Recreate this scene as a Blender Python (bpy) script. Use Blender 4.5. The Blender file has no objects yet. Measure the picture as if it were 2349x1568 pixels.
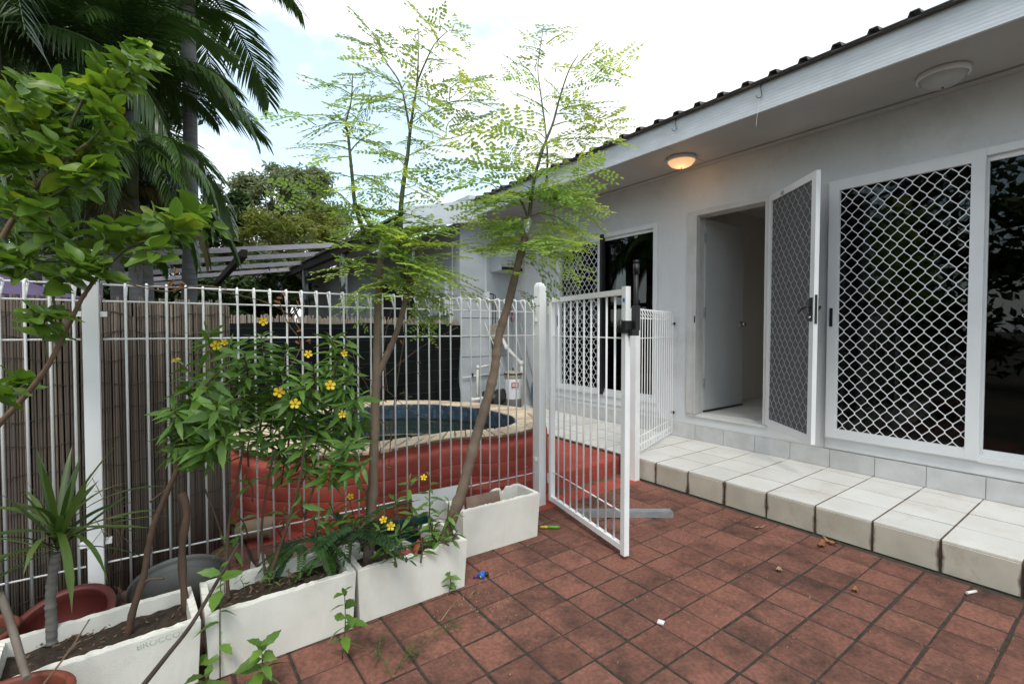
import bpy, math, random
from mathutils import Vector, Matrix, Euler
random.seed(11)
scene = bpy.context.scene
col = scene.collection

# ------------------------------------------------------------------ camera
FPX, CXP, CYP = 1095.0, 1174.5, 784.0          # focal length and centre measured in the photograph
YAW, PITCH, EYE = math.radians(36.2), math.radians(1.5), 1.33
cam_d = bpy.data.cameras.new('camera')
cam_d.sensor_width = 36.0
cam_d.lens = FPX / 2349.0 * 36.0
cam_d.clip_start = 0.05
cam_d.clip_end = 5000
cam = bpy.data.objects.new('camera', cam_d)
col.objects.link(cam)
cam.location = (0, 0, EYE)
cam.rotation_euler = (math.radians(90) - PITCH, 0, -YAW)
scene.camera = cam

# ------------------------------------------------------------------ sky and sun
SUN_EL, SUN_AZ = math.radians(58), math.radians(215)   # azimuth clockwise from +Y
world = bpy.data.worlds.new('World')
scene.world = world
world.use_nodes = True
wn, wl = world.node_tree.nodes, world.node_tree.links
wn.clear()
w_out = wn.new('ShaderNodeOutputWorld')
w_bg = wn.new('ShaderNodeBackground')
w_bg.inputs['Strength'].default_value = 0.15
w_sky = wn.new('ShaderNodeTexSky')
w_sky.sky_type = 'NISHITA'
w_sky.sun_disc = False
w_sky.sun_elevation = SUN_EL
w_sky.sun_rotation = SUN_AZ
w_tc = wn.new('ShaderNodeTexCoord')
w_map = wn.new('ShaderNodeMapping')
w_map.inputs['Location'].default_value = (1.3, 0.4, 0.7)
w_map.inputs['Scale'].default_value = (1, 1, 1.7)
w_noise = wn.new('ShaderNodeTexNoise')
w_noise.inputs['Scale'].default_value = 2.6
w_noise.inputs['Detail'].default_value = 9
w_noise.inputs['Roughness'].default_value = 0.55
w_ramp = wn.new('ShaderNodeValToRGB')
w_ramp.color_ramp.elements[0].position = 0.43
w_ramp.color_ramp.elements[0].color = (0.40, 0.40, 0.40, 1)
w_ramp.color_ramp.elements[1].position = 0.54
w_mix = wn.new('ShaderNodeMix')
w_mix.data_type = 'RGBA'
w_mix.inputs['B'].default_value = (6.5, 6.6, 6.8, 1)
wl.new(w_tc.outputs['Generated'], w_map.inputs['Vector'])
wl.new(w_map.outputs['Vector'], w_noise.inputs['Vector'])
wl.new(w_noise.outputs['Fac'], w_ramp.inputs['Fac'])
wl.new(w_ramp.outputs['Color'], w_mix.inputs['Factor'])
w_air = wn.new('ShaderNodeMix')
w_air.data_type = 'RGBA'
w_air.blend_type = 'MULTIPLY'
w_air.inputs['Factor'].default_value = 1.0
w_air.inputs['B'].default_value = (1.35, 1.68, 1.5, 1)
wl.new(w_sky.outputs['Color'], w_air.inputs['A'])
wl.new(w_air.outputs['Result'], w_mix.inputs['A'])
wl.new(w_mix.outputs['Result'], w_bg.inputs['Color'])
wl.new(w_bg.outputs['Background'], w_out.inputs['Surface'])

sun_d = bpy.data.lights.new('sun', 'SUN')
sun_d.energy = 1.35
sun_d.angle = math.radians(14)
sun_d.color = (1.0, 0.95, 0.88)
sun = bpy.data.objects.new('sun', sun_d)
col.objects.link(sun)
sd = Vector((math.sin(SUN_AZ) * math.cos(SUN_EL), math.cos(SUN_AZ) * math.cos(SUN_EL), math.sin(SUN_EL)))
sun.rotation_euler = sd.to_track_quat('Z', 'Y').to_euler()
sun.location = (0, 0, 12)

scene.render.engine = 'CYCLES'
scene.view_settings.view_transform = 'Standard'
scene.view_settings.look = 'None'
scene.view_settings.exposure = 0.55
scene.view_settings.gamma = 1.0
scene.view_settings.use_curve_mapping = False
scene.cycles.max_bounces = 8
scene.cycles.transparent_max_bounces = 16

# ------------------------------------------------------------------ measuring helpers
_F = Vector((math.sin(YAW) * math.cos(PITCH), math.cos(YAW) * math.cos(PITCH), -math.sin(PITCH)))
_R = Vector((math.cos(YAW), -math.sin(YAW), 0))
_U = _R.cross(_F)
EYEP = Vector((0, 0, EYE))
def ray(x, y): return _F + _R * ((x - CXP) / FPX) + _U * ((CYP - y) / FPX)
def at(x, y, d): return EYEP + ray(x, y) * d          # the point at depth d metres
def on_z(x, y, z=0.0):
    r = ray(x, y); return EYEP + r * ((z - EYE) / r.z)
def on_x(x, y, X):
    r = ray(x, y); return EYEP + r * (X / r.x)
def on_y(x, y, Y):
    r = ray(x, y); return EYEP + r * (Y / r.y)
def in_view(p, m=80):
    d = Vector(p) - EYEP; z = d.dot(_F)
    if z < 0.05: return False
    x = CXP + FPX * d.dot(_R) / z; y = CYP - FPX * d.dot(_U) / z
    return -m < x < 2349 + m and -m < y < 1568 + m

# ------------------------------------------------------------------ materials
MATS = {}
def mat(name, c1, c2=None, rough=0.6, scale=6.0, bump=0.0, bscale=60.0, spec=0.4, metal=0.0,
        rnd=0.0, coord='world', detail=6.0, lo=0.35, hi=0.65, stain=None, stain_scale=2.0, stain_lo=0.55, stain_hi=0.75,
        translucent=0.0, rnd2=None, coat=0.0, stretch=None):
    """noise mix c1..c2, random darkening per object (rnd), a second noise layer of dirt (stain)"""
    m = bpy.data.materials.new(name); m.use_nodes = True
    n, l = m.node_tree.nodes, m.node_tree.links
    b = n['Principled BSDF']; out = n['Material Output']
    b.inputs['Roughness'].default_value = rough
    b.inputs['Metallic'].default_value = metal
    b.inputs['Specular IOR Level'].default_value = spec
    if coat: b.inputs['Coat Weight'].default_value = coat
    if coord == 'world':
        g = n.new('ShaderNodeNewGeometry'); vec = g.outputs['Position']
    else:
        g = n.new('ShaderNodeTexCoord'); vec = g.outputs['Object']
    if rnd and coord == 'world' and name in ('paver', 'patio_tile'):
        oi0 = n.new('ShaderNodeObjectInfo'); sc0 = n.new('ShaderNodeVectorMath'); sc0.operation = 'MULTIPLY_ADD'
        cm = n.new('ShaderNodeCombineXYZ'); l.new(oi0.outputs['Random'], cm.inputs['Z'])
        sc0.inputs[1].default_value = (0, 0, 0.55); l.new(cm.outputs[0], sc0.inputs[0]); l.new(vec, sc0.inputs[2]); vec = sc0.outputs[0]
    if stretch:
        mp = n.new('ShaderNodeMapping'); mp.inputs['Scale'].default_value = stretch
        l.new(vec, mp.inputs['Vector']); vec = mp.outputs['Vector']
    c2 = c2 or tuple(v * 0.85 for v in c1)
    tn = n.new('ShaderNodeTexNoise'); tn.inputs['Scale'].default_value = scale; tn.inputs['Detail'].default_value = detail
    l.new(vec, tn.inputs['Vector'])
    rp = n.new('ShaderNodeMapRange'); rp.inputs['From Min'].default_value = lo; rp.inputs['From Max'].default_value = hi
    l.new(tn.outputs['Fac'], rp.inputs['Value'])
    mx = n.new('ShaderNodeMix'); mx.data_type = 'RGBA'
    mx.inputs['A'].default_value = (*c1, 1); mx.inputs['B'].default_value = (*c2, 1)
    l.new(rp.outputs['Result'], mx.inputs['Factor'])
    cur = mx.outputs['Result']
    if rnd or rnd2:
        oi = n.new('ShaderNodeObjectInfo')
        if rnd2:
            m2 = n.new('ShaderNodeMix'); m2.data_type = 'RGBA'
            m2.inputs['B'].default_value = (*rnd2, 1)
            l.new(cur, m2.inputs['A']); 
            pw = n.new('ShaderNodeMath'); pw.operation = 'POWER'; pw.inputs[1].default_value = 1.8
            l.new(oi.outputs['Random'], pw.inputs[0])
            l.new(pw.outputs[0], m2.inputs['Factor']); cur = m2.outputs['Result']
        if rnd:
            hs = n.new('ShaderNodeHueSaturation')
            mr = n.new('ShaderNodeMapRange'); mr.inputs['To Min'].default_value = 1 - rnd; mr.inputs['To Max'].default_value = 1 + rnd
            ad = n.new('ShaderNodeMath'); ad.operation = 'MULTIPLY'; ad.inputs[1].default_value = 7.31
            fr = n.new('ShaderNodeMath'); fr.operation = 'FRACT'
            l.new(oi.outputs['Random'], ad.inputs[0]); l.new(ad.outputs[0], fr.inputs[0]); l.new(fr.outputs[0], mr.inputs['Value'])
            l.new(mr.outputs['Result'], hs.inputs['Value']); l.new(cur, hs.inputs['Color']); cur = hs.outputs['Color']
    if stain:
        t2 = n.new('ShaderNodeTexNoise'); t2.inputs['Scale'].default_value = stain_scale; t2.inputs['Detail'].default_value = 12; t2.inputs['Roughness'].default_value = 0.76
        l.new(vec, t2.inputs['Vector'])
        r2 = n.new('ShaderNodeMapRange'); r2.inputs['From Min'].default_value = stain_lo; r2.inputs['From Max'].default_value = stain_hi
        l.new(t2.outputs['Fac'], r2.inputs['Value'])
        m3 = n.new('ShaderNodeMix'); m3.data_type = 'RGBA'; m3.inputs['B'].default_value = (*stain, 1)
        l.new(cur, m3.inputs['A']); l.new(r2.outputs['Result'], m3.inputs['Factor']); cur = m3.outputs['Result']
    l.new(cur, b.inputs['Base Color'])
    if bump:
        t3 = n.new('ShaderNodeTexNoise'); t3.inputs['Scale'].default_value = bscale; t3.inputs['Detail'].default_value = 4
        l.new(vec, t3.inputs['Vector'])
        bp = n.new('ShaderNodeBump'); bp.inputs['Strength'].default_value = bump; bp.inputs['Distance'].default_value = 0.01
        l.new(t3.outputs['Fac'], bp.inputs['Height']); l.new(bp.outputs['Normal'], b.inputs['Normal'])
    if translucent:
        tr = n.new('ShaderNodeBsdfTranslucent'); ms = n.new('ShaderNodeMixShader'); ms.inputs['Fac'].default_value = translucent
        br = n.new('ShaderNodeHueSaturation'); br.inputs['Value'].default_value = 1.7; br.inputs['Saturation'].default_value = 1.05
        l.new(cur, br.inputs['Color']); l.new(br.outputs['Color'], tr.inputs['Color'])
        l.new(b.outputs['BSDF'], ms.inputs[1]); l.new(tr.outputs['BSDF'], ms.inputs[2]); l.new(ms.outputs['Shader'], out.inputs['Surface'])
    MATS[name] = m
    return m

mat('wall_paint', (0.68, 0.69, 0.70), (0.62, 0.63, 0.64), rough=0.7, scale=1.3, bump=0.3, bscale=170, stain=(0.36, 0.35, 0.32), stain_scale=1.1, stain_lo=0.50, stain_hi=0.95)
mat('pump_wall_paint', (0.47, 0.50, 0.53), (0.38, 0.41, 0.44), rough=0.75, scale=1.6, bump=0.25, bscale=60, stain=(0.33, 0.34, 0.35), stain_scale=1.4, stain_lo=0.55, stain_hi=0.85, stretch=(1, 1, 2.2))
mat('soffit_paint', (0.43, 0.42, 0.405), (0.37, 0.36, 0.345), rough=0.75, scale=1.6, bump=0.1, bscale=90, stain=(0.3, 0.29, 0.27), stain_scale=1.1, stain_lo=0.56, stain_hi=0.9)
mat('white_metal', (0.74, 0.75, 0.76), (0.68, 0.69, 0.70), rough=0.38, scale=3, spec=0.5)
mat('fence_white', (0.88, 0.885, 0.89), (0.82, 0.82, 0.815), rough=0.42, scale=5, spec=0.5, stain=(0.42, 0.38, 0.32), stain_scale=14, stain_lo=0.66, stain_hi=0.9)
mat('trim_white', (0.70, 0.71, 0.72), (0.62, 0.63, 0.64), rough=0.5, scale=4, stain=(0.42, 0.37, 0.28), stain_scale=3, stain_lo=0.66, stain_hi=0.95)
mat('door_paint', (0.50, 0.505, 0.51), (0.46, 0.465, 0.47), rough=0.5, scale=2.5)
mat('door_frame_paint', (0.56, 0.56, 0.55), (0.50, 0.49, 0.47), rough=0.5, scale=8, stain=(0.32, 0.27, 0.2), stain_scale=6, stain_lo=0.66, stain_hi=0.95)
mat('interior_paint', (0.72, 0.68, 0.62), (0.68, 0.64, 0.58), rough=0.8, scale=2)
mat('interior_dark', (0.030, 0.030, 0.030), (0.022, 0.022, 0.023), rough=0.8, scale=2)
mat('roof_metal', (0.10, 0.085, 0.075), (0.06, 0.055, 0.05), rough=0.6, scale=5, metal=0.1)
mat('roof_white', (0.62, 0.66, 0.70), (0.52, 0.56, 0.6), rough=0.5, scale=3)
mat('black_plastic', (0.012, 0.012, 0.013), (0.02, 0.02, 0.02), rough=0.45)
mat('dark_metal', (0.06, 0.055, 0.05), (0.03, 0.03, 0.03), rough=0.45, metal=0.6)
mat('chrome', (0.55, 0.54, 0.52), rough=0.25, metal=1.0)
mat('galvanised', (0.45, 0.47, 0.49), (0.36, 0.38, 0.40), rough=0.45, metal=0.7, scale=18, stain=(0.25, 0.2, 0.16), stain_scale=9, stain_lo=0.62)
mat('insect_screen', (0.10, 0.10, 0.105), (0.085, 0.085, 0.09), rough=0.8, scale=30)
mat('grey_grille', (0.33, 0.335, 0.34), rough=0.5)
mat('paver', (0.250, 0.111, 0.081), (0.170, 0.075, 0.055), rough=0.9, scale=60, bump=0.5, bscale=210, spec=0.2, rnd=0.14, detail=8,
    stain=(0.036, 0.028, 0.022), stain_scale=3.1, stain_lo=0.45, stain_hi=0.70)
mat('paver_bed', (0.055, 0.045, 0.035), (0.03, 0.026, 0.02), rough=1, scale=30, bump=0.4, bscale=160)
mat('red_paint', (0.38, 0.076, 0.052), (0.30, 0.056, 0.038), rough=0.62, scale=7, bump=0.2, bscale=40, spec=0.35, stain=(0.12, 0.022, 0.018), stain_scale=2.6, stain_lo=0.52, stain_hi=0.9)
mat('patio_tile', (0.70, 0.69, 0.655), (0.63, 0.615, 0.575), rough=0.28, scale=3.2, bump=0.03, bscale=25, spec=0.45, rnd=0.05, stain=(0.42, 0.32, 0.19), stain_scale=2.6, stain_lo=0.53, stain_hi=0.86)
mat('riser_tile', (0.56, 0.52, 0.435), (0.46, 0.42, 0.345), rough=0.45, scale=5.5, bump=0.05, bscale=25, rnd=0.07, stain=(0.20, 0.15, 0.095), stain_scale=2.6, stain_lo=0.56, stain_hi=0.92)
mat('skirting_tile', (0.58, 0.58, 0.575), (0.49, 0.49, 0.49), rough=0.35, scale=9, rnd=0.05, stain=(0.42, 0.40, 0.36), stain_scale=5, stain_lo=0.62, stain_hi=0.9)
mat('grout_dark', (0.085, 0.060, 0.045), (0.16, 0.115, 0.08), rough=0.95, scale=14)
mat('grout_light', (0.42, 0.39, 0.34), (0.33, 0.29, 0.24), rough=0.95, scale=10)
mat('foam', (0.77, 0.75, 0.68), (0.70, 0.68, 0.61), rough=0.75, scale=7, bump=0.22, bscale=260, spec=0.25, stain=(0.46, 0.42, 0.33), stain_scale=3.0, stain_lo=0.62, stain_hi=0.95)
mat('soil', (0.030, 0.021, 0.015), (0.055, 0.038, 0.026), rough=1, scale=40, bump=0.9, bscale=70)
mat('ground_earth', (0.10, 0.075, 0.05), (0.055, 0.05, 0.03), rough=1, scale=3, bump=0.4, bscale=20)
mat('sandstone', (0.66, 0.55, 0.39), (0.56, 0.45, 0.31), rough=0.75, scale=9, bump=0.3, bscale=45, rnd=0.10, rnd2=(0.44, 0.32, 0.23), stain=(0.66, 0.62, 0.54), stain_scale=4, stain_lo=0.6)
mat('coping_grout', (0.20, 0.145, 0.095), (0.13, 0.095, 0.06), rough=0.95, scale=20)
mat('pool_tile', (0.048, 0.080, 0.118), (0.030, 0.054, 0.082), rough=0.16, scale=14, spec=0.6, rnd=0.30)
mat('pool_grout', (0.05, 0.06, 0.07), rough=0.9)
mat('pool_floor', (0.05, 0.05, 0.03), rough=0.8)
mat('reed', (0.155, 0.128, 0.105), (0.095, 0.077, 0.062), rough=0.85, scale=9, rnd=0.2, rnd2=(0.13, 0.095, 0.072), bump=0.3, bscale=80, stretch=(1, 1, 0.15))
mat('reed_pale', (0.24, 0.20, 0.16), (0.16, 0.125, 0.09), rough=0.85, scale=9, rnd=0.2, stretch=(1, 1, 0.15))
mat('wire_dark', (0.05, 0.04, 0.032), rough=0.7)
mat('shade_cloth', (0.0045, 0.005, 0.0055), (0.008, 0.009, 0.009), spec=0.12, rough=0.8, scale=5, bump=0.8, bscale=6)
mat('shade_thread', (0.015, 0.055, 0.05), rough=0.8)
mat('pvc', (0.70, 0.70, 0.68), (0.60, 0.59, 0.56), rough=0.35, scale=8)
mat('filter_white', (0.62, 0.64, 0.68), (0.5, 0.5, 0.52), rough=0.4, scale=5)
mat('filter_beige', (0.34, 0.30, 0.23), (0.27, 0.24, 0.18), rough=0.5, scale=6)
mat('filter_grey', (0.13, 0.125, 0.11), (0.09, 0.085, 0.08), rough=0.6)
mat('label_red', (0.30, 0.05, 0.03), rough=0.5)
mat('label_white', (0.72, 0.71, 0.68), rough=0.5)
mat('net_blue', (0.015, 0.075, 0.17), rough=0.55)
mat('net_mesh', (0.012, 0.045, 0.08), rough=0.7)
mat('hose_red', (0.34, 0.02, 0.03), rough=0.4)
mat('terracotta', (0.20, 0.052, 0.030), (0.15, 0.040, 0.024), rough=0.55, scale=7, stain=(0.08, 0.05, 0.035), stain_scale=6, stain_lo=0.6)
mat('plastic_red', (0.15, 0.030, 0.024), (0.105, 0.022, 0.019), rough=0.5, scale=6, stain=(0.05, 0.035, 0.03), stain_scale=5, stain_lo=0.56)
mat('plastic_grey', (0.13, 0.135, 0.125), (0.10, 0.105, 0.10), rough=0.6, scale=5)
mat('plastic_green', (0.010, 0.042, 0.040), (0.007, 0.03, 0.03), rough=0.35)
mat('tile_white', (0.56, 0.55, 0.53), (0.48, 0.47, 0.45), rough=0.35, scale=6, stain=(0.15, 0.12, 0.1), stain_scale=9, stain_lo=0.62)
mat('tile_brown', (0.28, 0.20, 0.16), (0.19, 0.12, 0.09), rough=0.6, scale=8)
mat('clay_pink', (0.50, 0.10, 0.09), (0.40, 0.085, 0.07), rough=0.6, scale=10)
mat('paper', (0.75, 0.74, 0.72), rough=0.8)
mat('cloth_beige', (0.46, 0.34, 0.26), (0.36, 0.26, 0.19), rough=0.85, scale=9)
mat('lime_plastic', (0.12, 0.40, 0.03), rough=0.4)
mat('yellow_plastic', (0.60, 0.50, 0.03), rough=0.4)
mat('blue_plastic', (0.02, 0.13, 0.55), rough=0.35)
mat('purple_plastic', (0.13, 0.03, 0.22), rough=0.4)
mat('purple_fabric', (0.10, 0.072, 0.14), (0.07, 0.05, 0.10), rough=0.85, scale=3)
mat('weathered_timber', (0.52, 0.46, 0.50), (0.43, 0.38, 0.41), rough=0.85, scale=6, bump=0.3, bscale=30, stretch=(1, 3, 8))
mat('dark_timber', (0.030, 0.026, 0.024), (0.05, 0.043, 0.04), rough=0.85, scale=8)
mat('peeling_post', (0.30, 0.33, 0.36), (0.035, 0.035, 0.035), rough=0.8, scale=7, lo=0.46, hi=0.54, stretch=(2, 2, 0.6))
mat('bark', (0.20, 0.145, 0.105), (0.125, 0.09, 0.066), rough=0.8, scale=9, bump=0.35, bscale=60, stretch=(1, 1, 0.5), stain=(0.25, 0.22, 0.18), stain_scale=9, stain_lo=0.58)
mat('green_stem', (0.085, 0.095, 0.035), (0.065, 0.07, 0.03), rough=0.6, scale=9)
mat('shrub_stem', (0.11, 0.065, 0.042), (0.075, 0.048, 0.032), rough=0.8, scale=12)
mat('dry_twig', (0.20, 0.13, 0.085), (0.13, 0.08, 0.05), rough=0.9, scale=12)
mat('dark_branch', (0.045, 0.034, 0.027), (0.07, 0.05, 0.04), rough=0.85, scale=12)
mat('palm_trunk', (0.15, 0.145, 0.145), (0.10, 0.097, 0.097), rough=0.85, scale=4, stretch=(1, 1, 9))
mat('pale_trunk', (0.45, 0.43, 0.38), (0.32, 0.30, 0.26), rough=0.85, scale=4)
mat('grey_cane', (0.20, 0.19, 0.17), (0.13, 0.12, 0.105), rough=0.85, scale=10, stretch=(1, 1, 7))
# foliage
mat('feathery_leaf', (0.25, 0.37, 0.085), (0.21, 0.33, 0.078), rough=0.5, scale=5, rnd=0.2, rnd2=(0.40, 0.45, 0.085), translucent=0.48, spec=0.3)
mat('shrub_leaf', (0.105, 0.21, 0.032), (0.082, 0.175, 0.028), rough=0.42, scale=12, rnd=0.35, rnd2=(0.115, 0.205, 0.028), translucent=0.26, spec=0.4, coord='object')
mat('citrus_leaf', (0.135, 0.24, 0.03), (0.105, 0.20, 0.025), rough=0.38, scale=14, rnd=0.28, rnd2=(0.29, 0.36, 0.032), translucent=0.32, spec=0.4, coord='object')
mat('palm_leaf', (0.050, 0.10, 0.018), (0.036, 0.075, 0.015), rough=0.36, scale=2, rnd=0.3, translucent=0.18, spec=0.45)
mat('palm_leaf_brown', (0.10, 0.075, 0.022), (0.05, 0.055, 0.014), rough=0.6, scale=2, translucent=0.2)
mat('cane_leaf', (0.042, 0.085, 0.014), (0.030, 0.065, 0.012), rough=0.38, scale=6, rnd=0.25, rnd2=(0.09, 0.13, 0.025), translucent=0.2)
mat('dark_pinnate_leaf', (0.018, 0.055, 0.012), (0.014, 0.042, 0.011), rough=0.45, scale=7, rnd=0.3, translucent=0.2)
mat('far_leaf_olive', (0.21, 0.24, 0.12), (0.15, 0.185, 0.085), rough=0.6, scale=0.9, translucent=0.2)
mat('far_leaf_yellow', (0.20, 0.215, 0.035), (0.135, 0.17, 0.03), rough=0.6, scale=0.8, translucent=0.25)
mat('far_leaf_dark', (0.040, 0.075, 0.018), (0.060, 0.10, 0.024), rough=0.5, scale=0.9, translucent=0.15)
mat('weed_leaf', (0.055, 0.125, 0.022), (0.04, 0.10, 0.018), rough=0.5, scale=12, translucent=0.2)
mat('petal_yellow', (0.74, 0.53, 0.015), (0.68, 0.46, 0.012), rough=0.5, scale=30, translucent=0.2)
mat('petal_centre', (0.55, 0.24, 0.01), rough=0.6)
mat('dry_leaf', (0.32, 0.145, 0.05), (0.20, 0.085, 0.035), rough=0.7, scale=20)
mat('foil', (0.6, 0.6, 0.6), rough=0.3, metal=0.9, bump=1.0, bscale=60)
mat('cardboard', (0.30, 0.22, 0.14), rough=0.9)
mat('print_green', (0.30, 0.42, 0.34), (0.5, 0.55, 0.5), rough=0.8, scale=60)

def edge_dirt(name, half, colr, lo, hi):
    """brown run-off marks soaked in along the upright joints of a tile, broken up by noise"""
    m = MATS[name]; n, l = m.node_tree.nodes, m.node_tree.links
    b = n['Principled BSDF']; src = b.inputs['Base Color'].links[0].from_socket
    tc = n.new('ShaderNodeTexCoord'); sp = n.new('ShaderNodeSeparateXYZ'); l.new(tc.outputs['Object'], sp.inputs[0])
    ab = n.new('ShaderNodeMath'); ab.operation = 'ABSOLUTE'; l.new(sp.outputs['X'], ab.inputs[0])
    g = n.new('ShaderNodeNewGeometry'); tn = n.new('ShaderNodeTexNoise'); tn.inputs['Scale'].default_value = 9; tn.inputs['Detail'].default_value = 8
    l.new(g.outputs['Position'], tn.inputs['Vector'])
    ml = n.new('ShaderNodeMath'); ml.operation = 'MULTIPLY_ADD'; ml.inputs[1].default_value = 0.06; l.new(tn.outputs['Fac'], ml.inputs[0]); l.new(ab.outputs[0], ml.inputs[2])
    mr = n.new('ShaderNodeMapRange'); mr.inputs['From Min'].default_value = lo; mr.inputs['From Max'].default_value = hi; l.new(ml.outputs[0], mr.inputs['Value'])
    mx = n.new('ShaderNodeMix'); mx.data_type = 'RGBA'; mx.inputs['B'].default_value = (*colr, 1)
    l.new(src, mx.inputs['A']); l.new(mr.outputs['Result'], mx.inputs['Factor']); l.new(mx.outputs['Result'], b.inputs['Base Color'])
edge_dirt('riser_tile', .15, (0.085, 0.06, 0.04), 0.168, 0.184)
def special(name):
    m = bpy.data.materials.new(name); m.use_nodes = True; MATS[name] = m
    n = m.node_tree.nodes; l = m.node_tree.links
    return m, n, l
# fascia: white ribbed metal, fine ridges along the board
m, n, l = special('fascia_metal')
b = n['Principled BSDF']; b.inputs['Roughness'].default_value = 0.4
g = n.new('ShaderNodeNewGeometry'); sp = n.new('ShaderNodeSeparateXYZ'); l.new(g.outputs['Position'], sp.inputs[0])
mu = n.new('ShaderNodeMath'); mu.operation = 'MULTIPLY'; mu.inputs[1].default_value = 2 * math.pi / 0.024; l.new(sp.outputs['Z'], mu.inputs[0])
si = n.new('ShaderNodeMath'); si.operation = 'SINE'; l.new(mu.outputs[0], si.inputs[0])
bp = n.new('ShaderNodeBump'); bp.inputs['Strength'].default_value = 0.12; bp.inputs['Distance'].default_value = 0.003
l.new(si.outputs[0], bp.inputs['Height']); l.new(bp.outputs['Normal'], b.inputs['Normal'])
tn = n.new('ShaderNodeTexNoise'); tn.inputs['Scale'].default_value = 1.2; tn.inputs['Detail'].default_value = 8; tn.inputs['Roughness'].default_value = 0.7
mp = n.new('ShaderNodeMapping'); mp.inputs['Scale'].default_value = (1, 3, 10); l.new(g.outputs['Position'], mp.inputs['Vector']); l.new(mp.outputs['Vector'], tn.inputs['Vector'])
cr = n.new('ShaderNodeValToRGB'); cr.color_ramp.elements[0].color = (0.60, 0.64, 0.675, 1); cr.color_ramp.elements[1].color = (0.48, 0.51, 0.53, 1)
cr.color_ramp.elements[0].position = 0.42; cr.color_ramp.elements[1].position = 0.8
l.new(tn.outputs['Fac'], cr.inputs['Fac']); l.new(cr.outputs['Color'], b.inputs['Base Color'])
# window glass: clear pane with fresnel reflection
m, n, l = special('glass')
n.remove(n['Principled BSDF'])
tr = n.new('ShaderNodeBsdfTransparent'); tr.inputs['Color'].default_value = (0.42, 0.45, 0.44, 1)
gl = n.new('ShaderNodeBsdfGlossy'); gl.inputs['Roughness'].default_value = 0.01
fr = n.new('ShaderNodeFresnel'); fr.inputs['IOR'].default_value = 1.5
ms = n.new('ShaderNodeMixShader'); l.new(fr.outputs[0], ms.inputs['Fac']); l.new(tr.outputs[0], ms.inputs[1]); l.new(gl.outputs[0], ms.inputs[2])
l.new(ms.outputs[0], n['Material Output'].inputs['Surface'])
# pool water: still and murky
m, n, l = special('water')
b = n['Principled BSDF']; b.inputs['Base Color'].default_value = (0.016, 0.022, 0.012, 1); b.inputs['Roughness'].default_value = 0.03; b.inputs['Specular IOR Level'].default_value = 0.5
tn = n.new('ShaderNodeTexNoise'); tn.inputs['Scale'].default_value = 5
g = n.new('ShaderNodeNewGeometry'); l.new(g.outputs['Position'], tn.inputs['Vector'])
bp = n.new('ShaderNodeBump'); bp.inputs['Strength'].default_value = 0.05; bp.inputs['Distance'].default_value = 0.02
l.new(tn.outputs['Fac'], bp.inputs['Height']); l.new(bp.outputs['Normal'], b.inputs['Normal'])
# lamp glass
m, n, l = special('lamp_glass_lit')
b = n['Principled BSDF']; b.inputs['Base Color'].default_value = (0.8, 0.7, 0.55, 1); b.inputs['Roughness'].default_value = 0.3
g = n.new('ShaderNodeTexCoord'); sp = n.new('ShaderNodeSeparateXYZ'); l.new(g.outputs['Generated'], sp.inputs[0])
b.inputs['Emission Color'].default_value = (1.0, 0.50, 0.20, 1); b.inputs['Emission Strength'].default_value = 0.55
mat('lamp_glass_off', (0.42, 0.43, 0.42), (0.36, 0.37, 0.36), rough=0.25, scale=5)

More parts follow.
